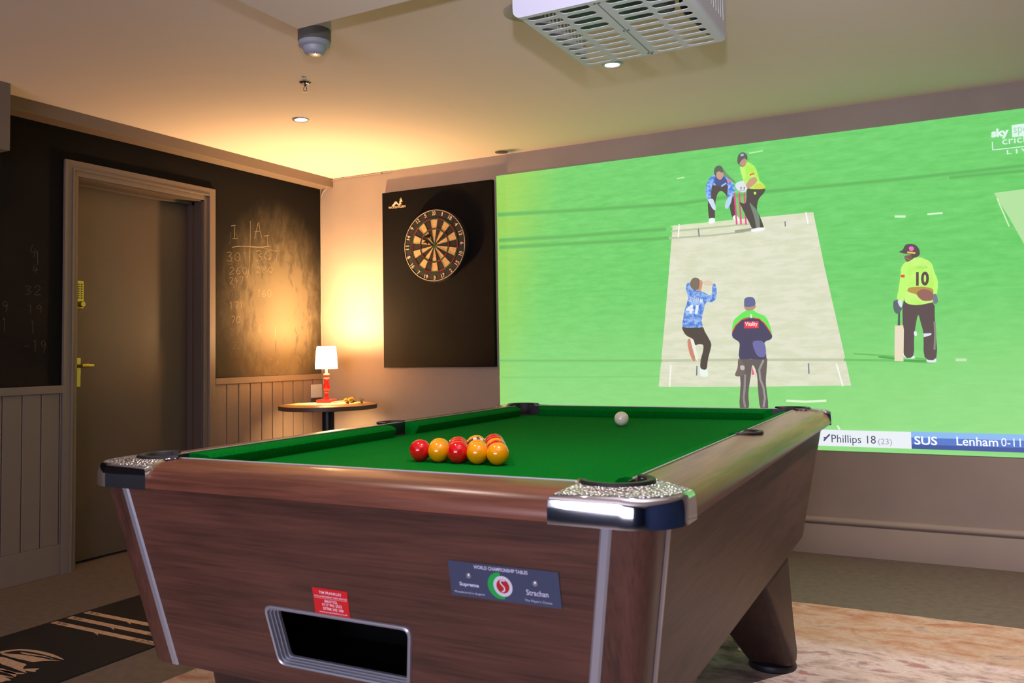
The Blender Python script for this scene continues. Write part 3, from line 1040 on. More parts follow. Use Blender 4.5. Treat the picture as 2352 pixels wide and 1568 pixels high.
# wall socket by the corner
so = empty('wall_socket', (.010, -.062, .778), 'white double socket plate on the wood panelling behind the red lamp', 'socket')
bm = bmesh.new()
box(bm, (0, -.056, -.044), (.010, .050, .044), .003)
fin('face_plate', bm, m_white, so)
bm = bmesh.new()
bm.free()
for s in (-.038, .020):
    bm = bmesh.new()
    box(bm, (.010, s, .018), (.013, s + .014, .030), .001)
    fin('rocker_switch', bm, mat('ivory_plastic', srgb(235, 228, 205), .4), so)
bm = bmesh.new()
box(bm, (.0, -.054, -.075), (.045, -.004, -.044), .004)
fin('plug', bm, mat('plug_plastic', srgb(48, 38, 34), .5), so)

# ------------------------------------------------------------------ ceiling fixtures
def downlight(x, y, label, power, col=(1, .74, .46), H=H):
    o = empty('downlight', (x, y, H), label, 'ceiling light', group='recessed downlights')
    bm = bmesh.new()
    lathe(bm, [(.030, .001), (.030, -.004), (.034, -.007), (.041, -.005), (.043, 0), (.030, .001)], (0, 0, 0), 40)
    fin('bezel', bm, m_silver, o, True)
    bm = bmesh.new()
    lathe(bm, [(0, -.003), (.029, -.003), (.029, 0)], (0, 0, 0), 32)
    fin('bulb_lens', bm, mat('lit_lens', (1, .95, .85, 1), .3, emit=((1, .86, .66, 1), 14)), o, True)
    l = light('downlight_beam', 'SPOT', (x, y, H - .012), power, col, (x, y, 0), spot_size=math.radians(110), spot_blend=.9, shadow_soft_size=.03)
    return o
downlight(.925, -1.245, 'small lit downlight in the ceiling in front of the dartboard', 5)
downlight(2.576, -1.208, 'small lit downlight in the ceiling just beyond the projector cage', 5)
downlight(4.30, -1.30, 'added unseen downlight in the ceiling to the right of the projector cage', 190, (1, .84, .74))  # out of view, added to brighten the rug and lower wall
downlight(4.30, -3.30, 'added unseen downlight in the ceiling right of the dropped slab', 26, (1, .84, .72))  # likewise unseen, added for more light on the right side

downlight(2.35, -3.05, 'added unseen downlight in the dropped slab above the left side of the pool table', 30, (1, .84, .72), H - .125)  # unseen pair in the slab, added for top-down light on the table
downlight(3.25, -3.05, 'added unseen downlight in the dropped slab above the right side of the pool table', 30, (1, .84, .72), H - .125)

sd = empty('smoke_detector', (1.768, -2.13, H), 'round white smoke detector on a deep base beside the dropped ceiling slab', 'smoke detector')
bm = bmesh.new()
lathe(bm, [(0, 0), (.060, 0), (.060, -.040), (.057, -.043), (0, -.043)], (0, 0, 0), 48)
fin('base', bm, mat('detector_base', srgb(96, 94, 92), .5), sd, True)
bm = bmesh.new()
lathe(bm, [(0, -.043), (.058, -.043), (.057, -.056), (.053, -.060), (.044, -.063), (.042, -.068), (.040, -.078), (.034, -.086), (.020, -.090), (0, -.091)], (0, 0, 0), 48)
h = fin('sensor_head', bm, mat('detector_plastic', srgb(158, 160, 172), .4), sd, True)
bm = bmesh.new()
for k in range(8):
    a0 = math.pi * 2 * k / 8
    pts = [(math.cos(a0 + t) * .0405, math.sin(a0 + t) * .0405) for t in (0, .2, .4, .58)]
    A = [bm.verts.new((x * 1.01, y * 1.01, -.070)) for x, y in pts]; B = [bm.verts.new((x * .99, y * .99, -.0765)) for x, y in pts]
    for i in range(3):
        bm.faces.new((A[i], A[i + 1], B[i + 1], B[i]))
fin('vent_slots', bm, mat('dark_slot', srgb(20, 20, 26), .8), h)
bm = bmesh.new()
lathe(bm, [(0, -.092), (.007, -.092), (.008, -.089), (.008, -.088)], (.012, -.008, 0), 16)
fin('indicator', bm, m_silver, h, True)

sp = empty('sprinkler_head', (1.344, -1.693, H), 'chrome fire sprinkler hanging from the ceiling beyond the smoke detector', 'sprinkler')
bm = bmesh.new()
lathe(bm, [(0, 0), (.026, 0), (.026, -.003), (.018, -.009), (.010, -.010), (0, -.010)], (0, 0, 0), 32)
fin('rosette', bm, m_chrome, sp, True)
bm = bmesh.new()
tube(bm, [(0, 0, -.01), (0, 0, -.022)], .005, 10)
for s in (-1, 1):
    tube(bm, smooth_path([(0, 0, -.020), (s * .008, 0, -.026), (s * .006, 0, -.038), (0, 0, -.044)], 3), .0015, 6)
lathe(bm, [(0, -.044), (.010, -.044), (.010, -.0455), (0, -.0455)], (0, 0, 0), 20)
fin('deflector', bm, mat('dark_chrome', srgb(90, 90, 96), .3, .9), sp, True)

c = hit(1214, 26, 2, H)
cp = empty('ceiling_plate', (c.x, c.y, H), 'flat round grey plate on the ceiling beside the projector cage', 'ceiling plate')
bm = bmesh.new()
lathe(bm, [(0, 0), (.088, 0), (.088, -.004), (.080, -.007), (0, -.007)], (0, 0, 0), 48)
fin('disc', bm, mat('grey_plate', srgb(150, 150, 152), .5), cp, True)
bm = bmesh.new()
lathe(bm, [(0, -.007), (.008, -.007), (.007, -.011), (0, -.011)], (0, 0, 0), 16)
fin('screw', bm, m_silver, cp, True)
bm = bmesh.new()
c = hit(1152, 349, 2, H)
lathe(bm, [(0, H), (.040, H), (.038, H - .003), (0, H - .003)], (c.x, c.y, 0), 32)
tag(fin('ceiling_vent', bm, mat('vent_grey', srgb(120, 108, 96), .7), None, True), 'small grey round vent in the ceiling near the top of the back wall', 'vent')

# ------------------------------------------------------------------ projector in its slotted white cage
KX0, KX1, KY0, KY1, KZ = 2.752, 3.214, -2.420, -1.928, 1.954
kc = empty('projector_cage', (2.98, -2.17, H), 'white slotted steel cage hanging from the ceiling around the projector', 'cage')
KO = Vector((2.98, -2.17, H))
m_cage = mat('powder_coated_steel', srgb(206, 206, 210), .45)
def stad(cx, cy, L_, W_, vert=False):
    pts = []
    r = W_ / 2
    for sx, a in ((1, -90), (-1, 90)):
        for i in range(6):
            t = math.radians(a + 180 * i / 5)
            u, v = sx * (L_ / 2 - r) + r * math.cos(t), r * math.sin(t)
            pts.append((cx + v, cy + u) if vert else (cx + u, cy + v))
    return pts
W_, D_ = KX1 - KX0, KY1 - KY0
holes = []
for r in range(10):
    cy = KY0 + .030 + r * .0478
    for a, b_ in ((.032, .222), (.250, .440), (.542, .732), (.752, .942)):
        holes.append(stad(KX0 + W_ * (a + b_) / 2, cy, W_ * (b_ - a), .030))
bm = bmesh.new()
plate(bm, [(KX0, KY0), (KX1 - .012, KY0), (KX1 - .012, KY1), (KX0, KY1)], holes, lambda u, v, d: Vector((u, v, KZ + d)) - KO, .0018)
fin('bottom_grille', bm, m_cage, kc)
bm = bmesh.new()
box(bm, Vector((KX0 + W_ * .492, KY0, KZ - .0012)) - KO, Vector((KX0 + W_ * .4945, KY1, KZ + .0002)) - KO)
for yy in (KY0 + .02, KY0 + .25, KY1 - .02):
    for xx in (.478, .508):
        lathe(bm, [(0, 0), (.003, 0), (.003, -.0018), (0, -.0018)], Vector((KX0 + W_ * xx, yy, KZ)) - KO, 10)
fin('seam', bm, mat('seam_grey', srgb(70, 72, 74), .6), kc)
def side(name, x, right):
    hs = []
    n = 16
    for i in range(n):
        cy = KY0 + .035 + i * (D_ - .07) / (n - 1)
        for z in (KZ + .085, KZ + .170):
            hs.append(stad(cy, z, .066, .013, True))
    bm = bmesh.new()
    plate(bm, [(KY0, KZ + .016), (KY1, KZ + .016), (KY1, H - .012), (KY0, H - .012)], hs, lambda u, v, d: Vector((x - d * (1 if right else -1), u, v)) - KO, .0018)
    # rolled lower edge
    rr = .014
    rings = []
    for yv in (KY0, KY1):
        ring_ = []
        for q in range(7):
            t = math.radians(90 * q / 6)
            for_ = Vector((x + (-1 if right else 1) * (rr - rr * math.cos(t)), yv, KZ + .016 - .016 * math.sin(t)))
            ring_.append(for_ - KO)
        rings.append(ring_)
    sweep(bm, rings, closed=False)
    return fin(name, bm, m_cage, kc)
side('side_panel', KX1, True)
side('side_panel', KX0, False)
# near end plate with rounded lower corners and cable holes
bm = bmesh.new()
op = rrect(KX0 - .014, KZ - .002, KX1 + .006, H - .006, .024, 8)
plate(bm, op, [stad(KX0 + .055, KZ + .076, .058, .050), stad(KX0 + .145, KZ + .095, .050, .030), stad(KX0 + .30, KZ + .12, .20, .09)], lambda u, v, d: Vector((u, KY0 - .002 - d, v)) - KO, .002)
fin('end_plate', bm, mat('white_end_plate', srgb(196, 194, 210), .4), kc)
bm = bmesh.new()
op2 = rrect(KX0 - .014, KZ - .002, KX1 + .006, H - .006, .024, 8)
cx_, cz_ = sum(p[0] for p in op2) / len(op2), sum(p[1] for p in op2) / len(op2)
rings = []
for y_, s in ((KY0 - .004, 1.0), (KY0 - .004, 1.008), (KY0 + .012, 1.008), (KY0 + .012, 1.0), (KY0 - .004, 1.0)):
    rings.append([Vector((cx_ + (p[0] - cx_) * s, y_, cz_ + (p[1] - cz_) * s)) - KO for p in op2])
sweep(bm, rings, caps=False)
fin('edge_flange', bm, m_cage, kc)
bm = bmesh.new()
for x in (KX0 + .03, KX1 - .03):
    for y in (KY0 + .04, KY1 - .04):
        bm = bmesh.new()
        tube(bm, [Vector((x, y, H)) - KO, Vector((x, y, H - .02)) - KO], .006, 8)
        fin('ceiling_bolt', bm, m_silver, kc)
pj = empty('projector', (2.94, -2.19, 2.06), 'black projector mounted inside the white slotted cage', 'projector')
bm = bmesh.new()
box(bm, (-.15, -.150, -.055), (.17, .095, .050), .012)
fin('casing', bm, mat('projector_black', srgb(22, 20, 24), .4), pj)
bm = bmesh.new()
lathe(bm, [(0, .115), (.026, .115), (.030, .120), (.030, .085), (0, .085)], (.0, 0, .0), 32, 1)
ln = fin('lens_barrel', bm, m_rubber, pj, True)
bm = bmesh.new()
lathe(bm, [(0, .119), (.022, .117), (.022, .115)], (0, 0, 0), 24, 1)
fin('lens', bm, mat('lit_projector_lens', (.1, .3, .1, 1), .1, emit=((.15, 1, .25, 1), 2.5)), ln, True)
bm = bmesh.new()
tube(bm, [(0, -.02, .05), (0, -.02, .114)], .02, 16)
fin('mount', bm, m_rubber, pj)
bm = bmesh.new()
tube(bm, smooth_path([(3.150, -2.16, 2.03), (3.155, -2.17, 1.985), (3.170, -2.08, 1.972), (3.180, -2.00, 1.974), (3.165, -1.955, 2.00), (3.15, -1.95, 2.19)], 5), .011, 8)
tube(bm, smooth_path([(3.165, -2.19, 2.04), (3.17, -2.16, 1.985), (3.165, -2.02, 1.985), (3.175, -1.96, 2.02), (3.16, -1.94, 2.19)], 5), .006, 8)
tube(bm, [(3.172, -2.03, 1.976), (3.180, -1.985, 1.978)], .017, 10)
tag(fin('cable', bm, m_rubber, None, True), 'thick black cables looped inside the right end of the projector cage', 'cable')

# ------------------------------------------------------------------ mat and rug on the floor
dm = empty('dart_mat', (.97, -2.5, 0), 'long black dart mat with beige throw lines on the floor left of the pool table', 'mat')
MO = Vector((.97, -2.5, 0))
bm = bmesh.new()
box(bm, (-.302, -1.9, 0), (.302, 1.9, .004), .001)
mb = fin('mat_base', bm, mat('mat_black', srgb(27, 25, 26), .85, spec=.2, bump=(500, .2)), dm)
m_print = mat('beige_print', srgb(196, 160, 130), .8, noise=((60, 60, 60), srgb(180, 146, 118), .4, .6, 3))
bm = bmesh.new()
for y in (-2.397, -2.329, -2.256):
    yr = y - 2.5 * 0
    poly3(bm, [(.683, y - .014), (1.18, y - .014), (1.262, y - .014), (1.262, y + .014), (1.18, y + .014), (.683, y + .014)], lambda u, v: Vector((u, v, .0045)) - MO, 0)
    poly3(bm, [(.935, y - .013), (.985, y - .030), (.962, y - .013)], lambda u, v: Vector((u, v, .0045)) - MO, 0)
fin('throw_lines', bm, m_print, dm)
for y, s1, s2 in ((-2.397, '7ft 9in', '2.37m'), (-2.329, '7ft 6in', '2.29m'), (-2.256, '7ft 3in', '2.21m')):
    for t_, x_, w2, h2, dy in ((s1, .700, .065, .018, .009), (s2, 1.14, .110, .021, .011)):
        bm = bmesh.new()
        text(bm, t_, Vector((x_, y - dy, .0049)) - MO, (1, 0, 0), (0, 1, 0), w2, h2, 0, .01)
        fin('line_lettering', bm, mat('mat_ink', srgb(60, 46, 40), .85), dm)
bm = bmesh.new()
def mp_(x, y):
    q = hit(x / 4.2, 1340 + y / 4.2, 2, .0045)
    q.z = .0045
    return q - MO
def wing(pts, mir=False):
    poly3(bm, pts, mp_, 3)
    # mirrored half of the emblem beyond the frame edge
    def f2(u, v):
        q = mp_(u, v) + MO
        return Vector((q.x, 2 * -2.80 - q.y, q.z)) - MO
    poly3(bm, pts, f2, 3)
wing([(0, 655), (90, 640), (200, 630), (330, 640), (460, 665), (560, 700), (620, 735), (540, 715), (430, 685), (330, 662), (200, 645), (100, 652), (20, 670)])
wing([(200, 660), (330, 680), (440, 700), (540, 735), (430, 705), (320, 690), (230, 678)])
wing([(0, 672), (130, 678), (260, 690), (400, 715), (500, 735), (580, 742), (450, 742), (380, 748), (320, 756), (240, 738), (120, 712)])
wing([(0, 705), (90, 725), (180, 755), (255, 778), (230, 800), (225, 830), (262, 860), (180, 835), (90, 800), (0, 765)])
wing([(0, 815), (60, 830), (140, 852), (240, 865), (150, 872), (70, 860), (0, 835)])
wing([(0, 900), (60, 905), (108, 932), (60, 935), (0, 950)])
fin('winged_emblem', bm, m_print, dm)

# worn oriental rug
def rug_mat():
    m = bpy.data.materials.new('worn_rug')
    m.use_nodes = True
    nt = m.node_tree
    b = nt.nodes['Principled BSDF']
    b.inputs['Roughness'].default_value = .95
    b.inputs['Specular IOR Level'].default_value = .1
    tc = nt.nodes.new('ShaderNodeTexCoord')
    def nz(sc, det, off=0, ro=.55, dist=.0):
        mp = nt.nodes.new('ShaderNodeMapping')
        mp.inputs['Scale'].default_value = sc
        mp.inputs['Location'].default_value = (off, off, 0)
        n = nt.nodes.new('ShaderNodeTexNoise')
        n.inputs['Scale'].default_value = 1
        n.inputs['Detail'].default_value = det
        n.inputs['Roughness'].default_value = ro
        n.inputs['Distortion'].default_value = dist
        nt.links.new(tc.outputs['Object'], mp.inputs[0])
        nt.links.new(mp.outputs[0], n.inputs['Vector'])
        return n.outputs['Fac']
    def ramp(f, stops):
        rp = nt.nodes.new('ShaderNodeValToRGB')
        e = rp.color_ramp.elements
        e[0].position, e[0].color = stops[0]
        e[1].position, e[1].color = stops[-1]
        for q, c_ in stops[1:-1]:
            x = e.new(q)
            x.color = c_
        nt.links.new(f, rp.inputs[0])
        return rp.outputs[0]
    def mix(f, a, c_):
        x = nt.nodes.new('ShaderNodeMix')
        x.data_type = 'RGBA'
        nt.links.new(f, x.inputs[0])
        nt.links.new(a, x.inputs[6])
        nt.links.new(c_, x.inputs[7])
        return x.outputs[2]
    border = ramp(nz((6, 11, 1), 7, 3, .66, .5), [(.32, srgb(164, 112, 88)), (.44, srgb(184, 146, 122)), (.55, srgb(194, 170, 150)), (.68, srgb(164, 138, 128))])
    field = ramp(nz((4.5, 8, 1), 7, 9, .66, .35), [(.32, srgb(104, 100, 98)), (.42, srgb(168, 150, 146)), (.5, srgb(206, 184, 176)), (.56, srgb(216, 200, 196)), (.63, srgb(170, 138, 138)), (.73, srgb(206, 116, 74))])
    sx = nt.nodes.new('ShaderNodeSeparateXYZ')
    nt.links.new(tc.outputs['Object'], sx.inputs[0])
    r = nt.nodes.new('ShaderNodeMapRange')
    r.inputs[1].default_value = 1.21
    r.inputs[2].default_value = 1.14
    wob = nt.nodes.new('ShaderNodeMath')
    wob.operation = 'MULTIPLY_ADD'
    wob.inputs[1].default_value = .10
    nt.links.new(nz((5, 5, 1), 3), wob.inputs[0])
    nt.links.new(sx.outputs['Y'], wob.inputs[2])
    nt.links.new(wob.outputs[0], r.inputs[0])
    r2 = nt.nodes.new('ShaderNodeMapRange')
    r2.inputs[1].default_value = -1.30
    r2.inputs[2].default_value = -1.24
    nt.links.new(sx.outputs['X'], r2.inputs[0])
    mn = nt.nodes.new('ShaderNodeMath')
    mn.operation = 'MINIMUM'
    nt.links.new(r.outputs[0], mn.inputs[0])
    nt.links.new(r2.outputs[0], mn.inputs[1])
    col = mix(mn.outputs[0], border, field)
    fine = ramp(nz((60, 320, 1), 3, 0, .6), [(.3, (.55, .55, .55, 1)), (.65, (1.05, 1.05, 1.05, 1))])
    mm = nt.nodes.new('ShaderNodeMix')
    mm.data_type = 'RGBA'
    mm.blend_type = 'MULTIPLY'
    mm.inputs[0].default_value = .55
    nt.links.new(col, mm.inputs[6])
    nt.links.new(fine, mm.inputs[7])
    nt.links.new(mm.outputs[2], b.inputs['Base Color'])
    return m
bm = bmesh.new()
RX0, RX1, RY0, RY1 = 1.582, 4.9, -4.15, -.938
n = 60
outer = []
for i in range(n): outer.append((RX0 + (RX1 - RX0) * i / n, RY0 + random.uniform(-.003, .003)))
for i in range(n): outer.append((RX1 + random.uniform(-.003, .003), RY0 + (RY1 - RY0) * i / n))
for i in range(n): outer.append((RX1 - (RX1 - RX0) * i / n, RY1 + random.uniform(-.004, .004)))
for i in range(n): outer.append((RX0 + random.uniform(-.003, .003), RY1 - (RY1 - RY0) * i / n))
RO = Vector((3.2, -2.5, 0))
plate(bm, outer, [], lambda u, v, d: Vector((u, v, .008 - d)) - RO, .008)
rg = fin('rug', bm, rug_mat())
rg.location = RO
for md in ():
    pass
tag(rg, 'large worn oriental rug in faded orange, pink and grey under the pool table', 'rug')

# ------------------------------------------------------------------ pool table
TA = .0165
TC = Vector((2.78, -2.3255, 0))
pt_ = empty('pool_table', TC, 'coin operated pool table with walnut sides, chrome corners and green cloth', 'pool table', TA)
ZT = .800           # rail top
CW, CL = .527, .902  # half size inside the wooden rails
RW = .1155
OW, OL = CW + RW, CL + .108
ZC = .764           # cloth
def tbl(name, bm, m, parent=None, smooth=False, ang=40):
    return fin(name, bm, m, parent or pt_, smooth, ang)

# tapered cabinet
def chute(g):
    # rounded four-sided tray opening, inset by g
    Q = [Vector(p) for p in ((-.191, .537), (-.172, .417), (.131, .417), (.151, .537))]
    n = 4
    L = []
    for i in range(n):
        a, b_ = Q[i], Q[(i + 1) % n]
        d = (b_ - a).normalized()
        L.append((a + Vector((-d.y, d.x)) * g, d))
    C = []
    for i in range(n):
        (p, d), (q, e) = L[i - 1], L[i]
        t = ((q.x - p.x) * e.y - (q.y - p.y) * e.x) / (d.x * e.y - d.y * e.x)
        C.append(p + d * t)
    out = []
    r = .020 - g * .8
    for i in range(n):
        d0 = (C[i - 1] - C[i]).normalized(); d1 = (C[(i + 1) % n] - C[i]).normalized()
        A, B_ = C[i] + d0 * r, C[i] + d1 * r
        for k_ in range(7):
            t = k_ / 6
            out.append(tuple((1 - t) ** 2 * A + 2 * t * (1 - t) * C[i] + t * t * B_))
    return out
BT = (.607, .988, .752)
BB = (.540, .912, .372)
s_x = (BT[0] - BB[0]) / (BT[2] - BB[2]); s_y = (BT[1] - BB[1]) / (BT[2] - BB[2])
PW = .075            # corner post width
def cab(u, z, ax, sgn, off=0.0):
    """point on the cabinet side: ax 1 = the short ends, ax 0 = the long sides"""
    hx = BB[0] + s_x * (z - BB[2]); hy = BB[1] + s_y * (z - BB[2])
    if ax == 1:
        return Vector((u, sgn * (hy + off), z))
    return Vector((sgn * (hx + off), u, z))
def hwx(z): return BB[0] + s_x * (z - BB[2])
def hwy(z): return BB[1] + s_y * (z - BB[2])
zt, zb = BT[2], BB[2]
for sgn in (-1, 1):
    bm = bmesh.new()
    out = [(-(hwx(zb) - PW), zb), ((hwx(zb) - PW), zb), ((hwx(zt) - PW), zt), (-(hwx(zt) - PW), zt)]
    hole = []
    if sgn == -1:
        hole = [chute(.004)]
    plate(bm, out, hole, lambda u, v, d: cab(u, v, 1, sgn, -d), .018)
    tbl('end_panel', bm, m_woodx)
    bm = bmesh.new()
    out = [(-(hwy(zb) - PW), zb), ((hwy(zb) - PW), zb), ((hwy(zt) - PW), zt), (-(hwy(zt) - PW), zt)]
    plate(bm, out, [], lambda u, v, d: cab(u, v, 0, sgn, -d), .018)
    tbl('side_panel', bm, wood('walnut_side', 1, srgb(58, 40, 35), srgb(96, 66, 54), .45))
bm = bmesh.new()
box(bm, (-.53, -.90, zb - .002), (.53, .90, zb + .014))
tbl('cabinet_floor', bm, m_rubber)
# rounded corner posts and the silver strips beside them
for sx_ in (-1, 1):
    for sy_ in (-1, 1):
        bm = bmesh.new()
        rings = []
        for z in (zb, (zb + zt) / 2, zt):
            r = PW
            c0 = Vector((sx_ * (hwx(z) - r), sy_ * (hwy(z) - r), z))
            ring_ = []
            # gently rounded corner
            for i in range(11):
                t = math.radians(90 * i / 10)
                k = 5.0
                ct, st_ = math.cos(t), math.sin(t)
                rad = r / ((abs(ct) ** k + abs(st_) ** k) ** (1 / k))
                ring_.append(c0 + Vector((sx_ * rad * ct, sy_ * rad * st_, 0)))
            ring_.append(c0)
            rings.append(ring_)
        sweep(bm, rings)
        tbl('corner_post', bm, m_woodz, smooth=True)
        for ax in (0, 1):
            if ax == 0 and sy_ == 1:
                continue
            bm = bmesh.new()
            wd = .0095
            for z0, z1 in ((zb, zt),):
                q = []
                for z in (z0, z1):
                    lim = (hwx(z) if ax == 1 else hwy(z)) - PW
                    sg = sx_ if ax == 1 else sy_
                    so_ = sy_ if ax == 1 else sx_
                    q.append([cab(sg * (lim - wd), z, ax, so_, .0003), cab(sg * (lim - wd * .6), z, ax, so_, .0035), cab(sg * (lim + wd * .6), z, ax, so_, .0035), cab(sg * (lim + wd), z, ax, so_, .0003)])
                sweep(bm, q)
            tbl('edge_strip', bm, m_silver)

# ball tray in the near end
bm = bmesh.new()
def chn(u, v, off):
    return cab(u, v, 1, -1, off)
cen = (-.012, .483)
rings = [[chn(p[0], p[1], off) for p in chute(g)] for g, off in ((0, 0), (.0008, .004), (.0035, .0062), (.0065, .0045), (.0072, -.003), (.0092, -.003), (.0098, -.010), (.0118, -.010), (.0124, -.017), (.0144, -.017), (.0146, -.024))]
sweep(bm, rings, caps=False)
tf = tbl('tray_frame', bm, m_silver, smooth=True, ang=30)
bm = bmesh.new()
box(bm, (-.20, -.905, .405), (.18, -.70, .56))
for f in list(bm.faces):
    if f.calc_center_median().y < -.90:
        bm.faces.remove(f)
tbl('ball_tray', bm, mat('tray_black', srgb(10, 10, 11), .95, spec=.05))

# rails
m_sil = mat('trim_silver', srgb(186, 190, 196), .35, .3)
def rail(name, ax, sgn, m):
    L = (OW if ax == 0 else OL) - .17
    ext = 0 if ax == 0 else .058
    inner = CL if ax == 0 else CW
    w_ = .108 if ax == 0 else RW
    pr = [(0, ZT - .03), (0, ZT + .0), (.010, ZT + .001), (w_ * .55, ZT - .002), (w_ * .78, ZT - .008), (w_ * .90, ZT - .016), (w_ * .97, ZT - .028), (w_, ZT - .042), (w_ * .985, ZT - .047), (w_ * .6, ZT - .048), (0, ZT - .048)]
    rings = []
    for e in (-L, L):
        rings.append([Vector((e, sgn * (inner + p[0]), p[1])) if ax == 0 else Vector((sgn * (inner + p[0]), e + (ext * p[0] / w_) * (1 if e > 0 else -1), p[1])) for p in pr])
    bm = bmesh.new()
    sweep(bm, rings)
    o = tbl(name, bm, m, smooth=True, ang=60)
    bm = bmesh.new()
    Lt = (CW if ax == 0 else CL) - .06
    a = (-Lt, sgn * inner - .002, ZT) if ax == 0 else (sgn * inner - .002, -Lt, ZT)
    b_ = (Lt, sgn * inner + .002, ZT + .0025) if ax == 0 else (sgn * inner + .002, Lt, ZT + .0025)
    box(bm, a, b_, .0006)
    fin('trim_strip', bm, m_sil, o)
    return o
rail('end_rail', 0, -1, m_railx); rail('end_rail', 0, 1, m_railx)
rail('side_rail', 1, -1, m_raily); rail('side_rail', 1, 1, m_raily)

# playing surface, left uncut under the pockets
PR = .050
outl = []
bm = bmesh.new()
plate(bm, [(-CW, -CL), (CW, -CL), (CW, CL), (-CW, CL)], [], lambda u, v, d: Vector((u, v, ZC - d)), .025)
surf = tbl('playing_surface', bm, m_felt)

# cushions
def cushion(ax, sgn, a, b_):
    inner = CL if ax == 0 else CW
    pr = [(0, ZT - .001), (-.022, ZT - .001), (-.040, ZT - .006), (-.047, ZT - .012), (-.046, ZT - .017), (-.036, ZC), (0, ZC)]
    rings = []
    nse = .047
    for e, cut in ((a, 1), (b_, -1)):
        ring_ = []
        for p in pr:
            t = e + cut * (-p[0]) * .55 if (ax == 0 or abs(e) > .3) else e + cut * (-p[0]) * .25
            ring_.append(Vector((t, sgn * (inner + p[0]), p[1])) if ax == 0 else Vector((sgn * (inner + p[0]), t, p[1])))
        rings.append(ring_)
    bm = bmesh.new()
    sweep(bm, rings)
    return tbl('cushion', bm, m_felt, smooth=True, ang=35)
for sgn in (-1, 1):
    cushion(0, sgn, -(CW - .075), CW - .075)
    cushion(1, sgn, -(CL - .075), -.050)
    cushion(1, sgn, .050, CL - .075)

# corner castings
def corner(sx_, sy_):
    def lo(p):   # local corner frame: origin at the inner rail corner, +u +v outward
        return Vector((sx_ * (CW + p[0]), sy_ * (CL + p[1]), p[2]))
    A = RW + .001; B = .109; R = .085
    out = [(-.060, .012), (-.074, B * .45), (-.081, B * .75), (-.083, B), (A - R, B)]
    for i in range(1, 12):
        t = math.radians(90 - 90 * i / 12)
        out.append((A - R + R * math.cos(t), B - R + R * math.sin(t)))
    out += [(A, B - R), (A, -.018), (A * .88, -.026), (A * .66, -.040), (A * .40, -.054), (.012, -.062)]
    # pocket arc back to the start
    c_ = (-.012, -.012)
    r_ = .062
    for i in range(0, 13):
        t = math.radians(-62 + 214 * i / 12)
        out.append((c_[0] + r_ * math.cos(t), c_[1] + r_ * math.sin(t)))
    bm = bmesh.new()
    m_ = len(out)
    cenx, ceny = A * .45, B * .45
    n_arc = 13
    def zc(x, y):
        return ZT + .003 - .11 * max(0, math.hypot(x - c_[0], y - c_[1]) - .066)
    def sc(k, z, shrink):
        res = []
        for i, p in enumerate(out):
            x, y = p
            if i < m_ - n_arc:
                # pull towards the middle of the casting
                d = Vector((x - cenx, y - ceny))
                if d.length > 0:
                    d2 = d.normalized() * shrink
                    x, y = x - d2.x, y - d2.y
            res.append(lo((x, y, zc(x, y) - z if k else z)))
        return res
    rings = [sc(0, ZT - .050, 0), sc(0, ZT - .0255, 0), sc(0, ZT - .0225, .0005), sc(1, .0095, .0020), sc(1, .0045, .0040), sc(1, .0013, .0070), sc(1, 0, .0105)]
    vs = [[bm.verts.new(p) for p in r] for r in rings]
    for a, b_ in zip(vs[:-1], vs[1:]):
        for i in range(m_):
            j = (i + 1) % m_
            bm.faces.new((a[i], a[j], b_[j], b_[i]))
    for r, (k, z) in ((vs[0], (0, 0)), (vs[-1], (1, 0))):
        loop = [Vector((v.co.x, v.co.y, 0)) for v in r]
        for t in tessellate_polygon([loop]):
            try:
                bm.faces.new([r[i] for i in t])
            except ValueError:
                pass
    o = tbl('corner_cap', bm, m_chrome, smooth=True, ang=50)
    # dimpled plate let into the top
    bm = bmesh.new()
    pts = []
    for i, p in enumerate(out):
        x, y = p
        if i < m_ - n_arc:
            d = Vector((x - cenx, y - ceny)).normalized() * .0125
            x, y = x - d.x, y - d.y
        else:
            x, y = c_[0] + (x - c_[0]) * 1.12, c_[1] + (y - c_[1]) * 1.12
        pts.append((x, y))
    plate(bm, pts, [], lambda u, v, d: lo((u, v, zc(u, v) + .0009 - d)), .0012)
    fin('dimpled_plate', bm, m_dimple, o)
    return o
def dimple():
    m = bpy.data.materials.new('dimpled_chrome')
    m.use_nodes = True
    nt = m.node_tree
    b = nt.nodes['Principled BSDF']
    b.inputs['Base Color'].default_value = (.62, .62, .66, 1)
    b.inputs['Metallic'].default_value = 1
    b.inputs['Roughness'].default_value = .32
    tc = nt.nodes.new('ShaderNodeTexCoord')
    v = nt.nodes.new('ShaderNodeTexVoronoi')
    v.inputs['Scale'].default_value = 170
    bp = nt.nodes.new('ShaderNodeBump')
    bp.inputs['Strength'].default_value = .9
    bp.inputs['Distance'].default_value = .005
    nt.links.new(tc.outputs['Object'], v.inputs['Vector'])
    rp = nt.nodes.new('ShaderNodeValToRGB')  # sparkle of the dimples put into the colour, pale centres and darker rims
    rp.color_ramp.elements[0].position = .1
    rp.color_ramp.elements[0].color = (.95, .95, 1, 1)
    rp.color_ramp.elements[1].position = .55
    rp.color_ramp.elements[1].color = (.45, .45, .50, 1)
    nt.links.new(v.outputs['Distance'], rp.inputs[0])
    nt.links.new(rp.outputs[0], b.inputs['Base Color'])
    nt.links.new(v.outputs['Distance'], bp.inputs['Height'])
    nt.links.new(bp.outputs[0], b.inputs['Normal'])
    return m
m_dimple = dimple()
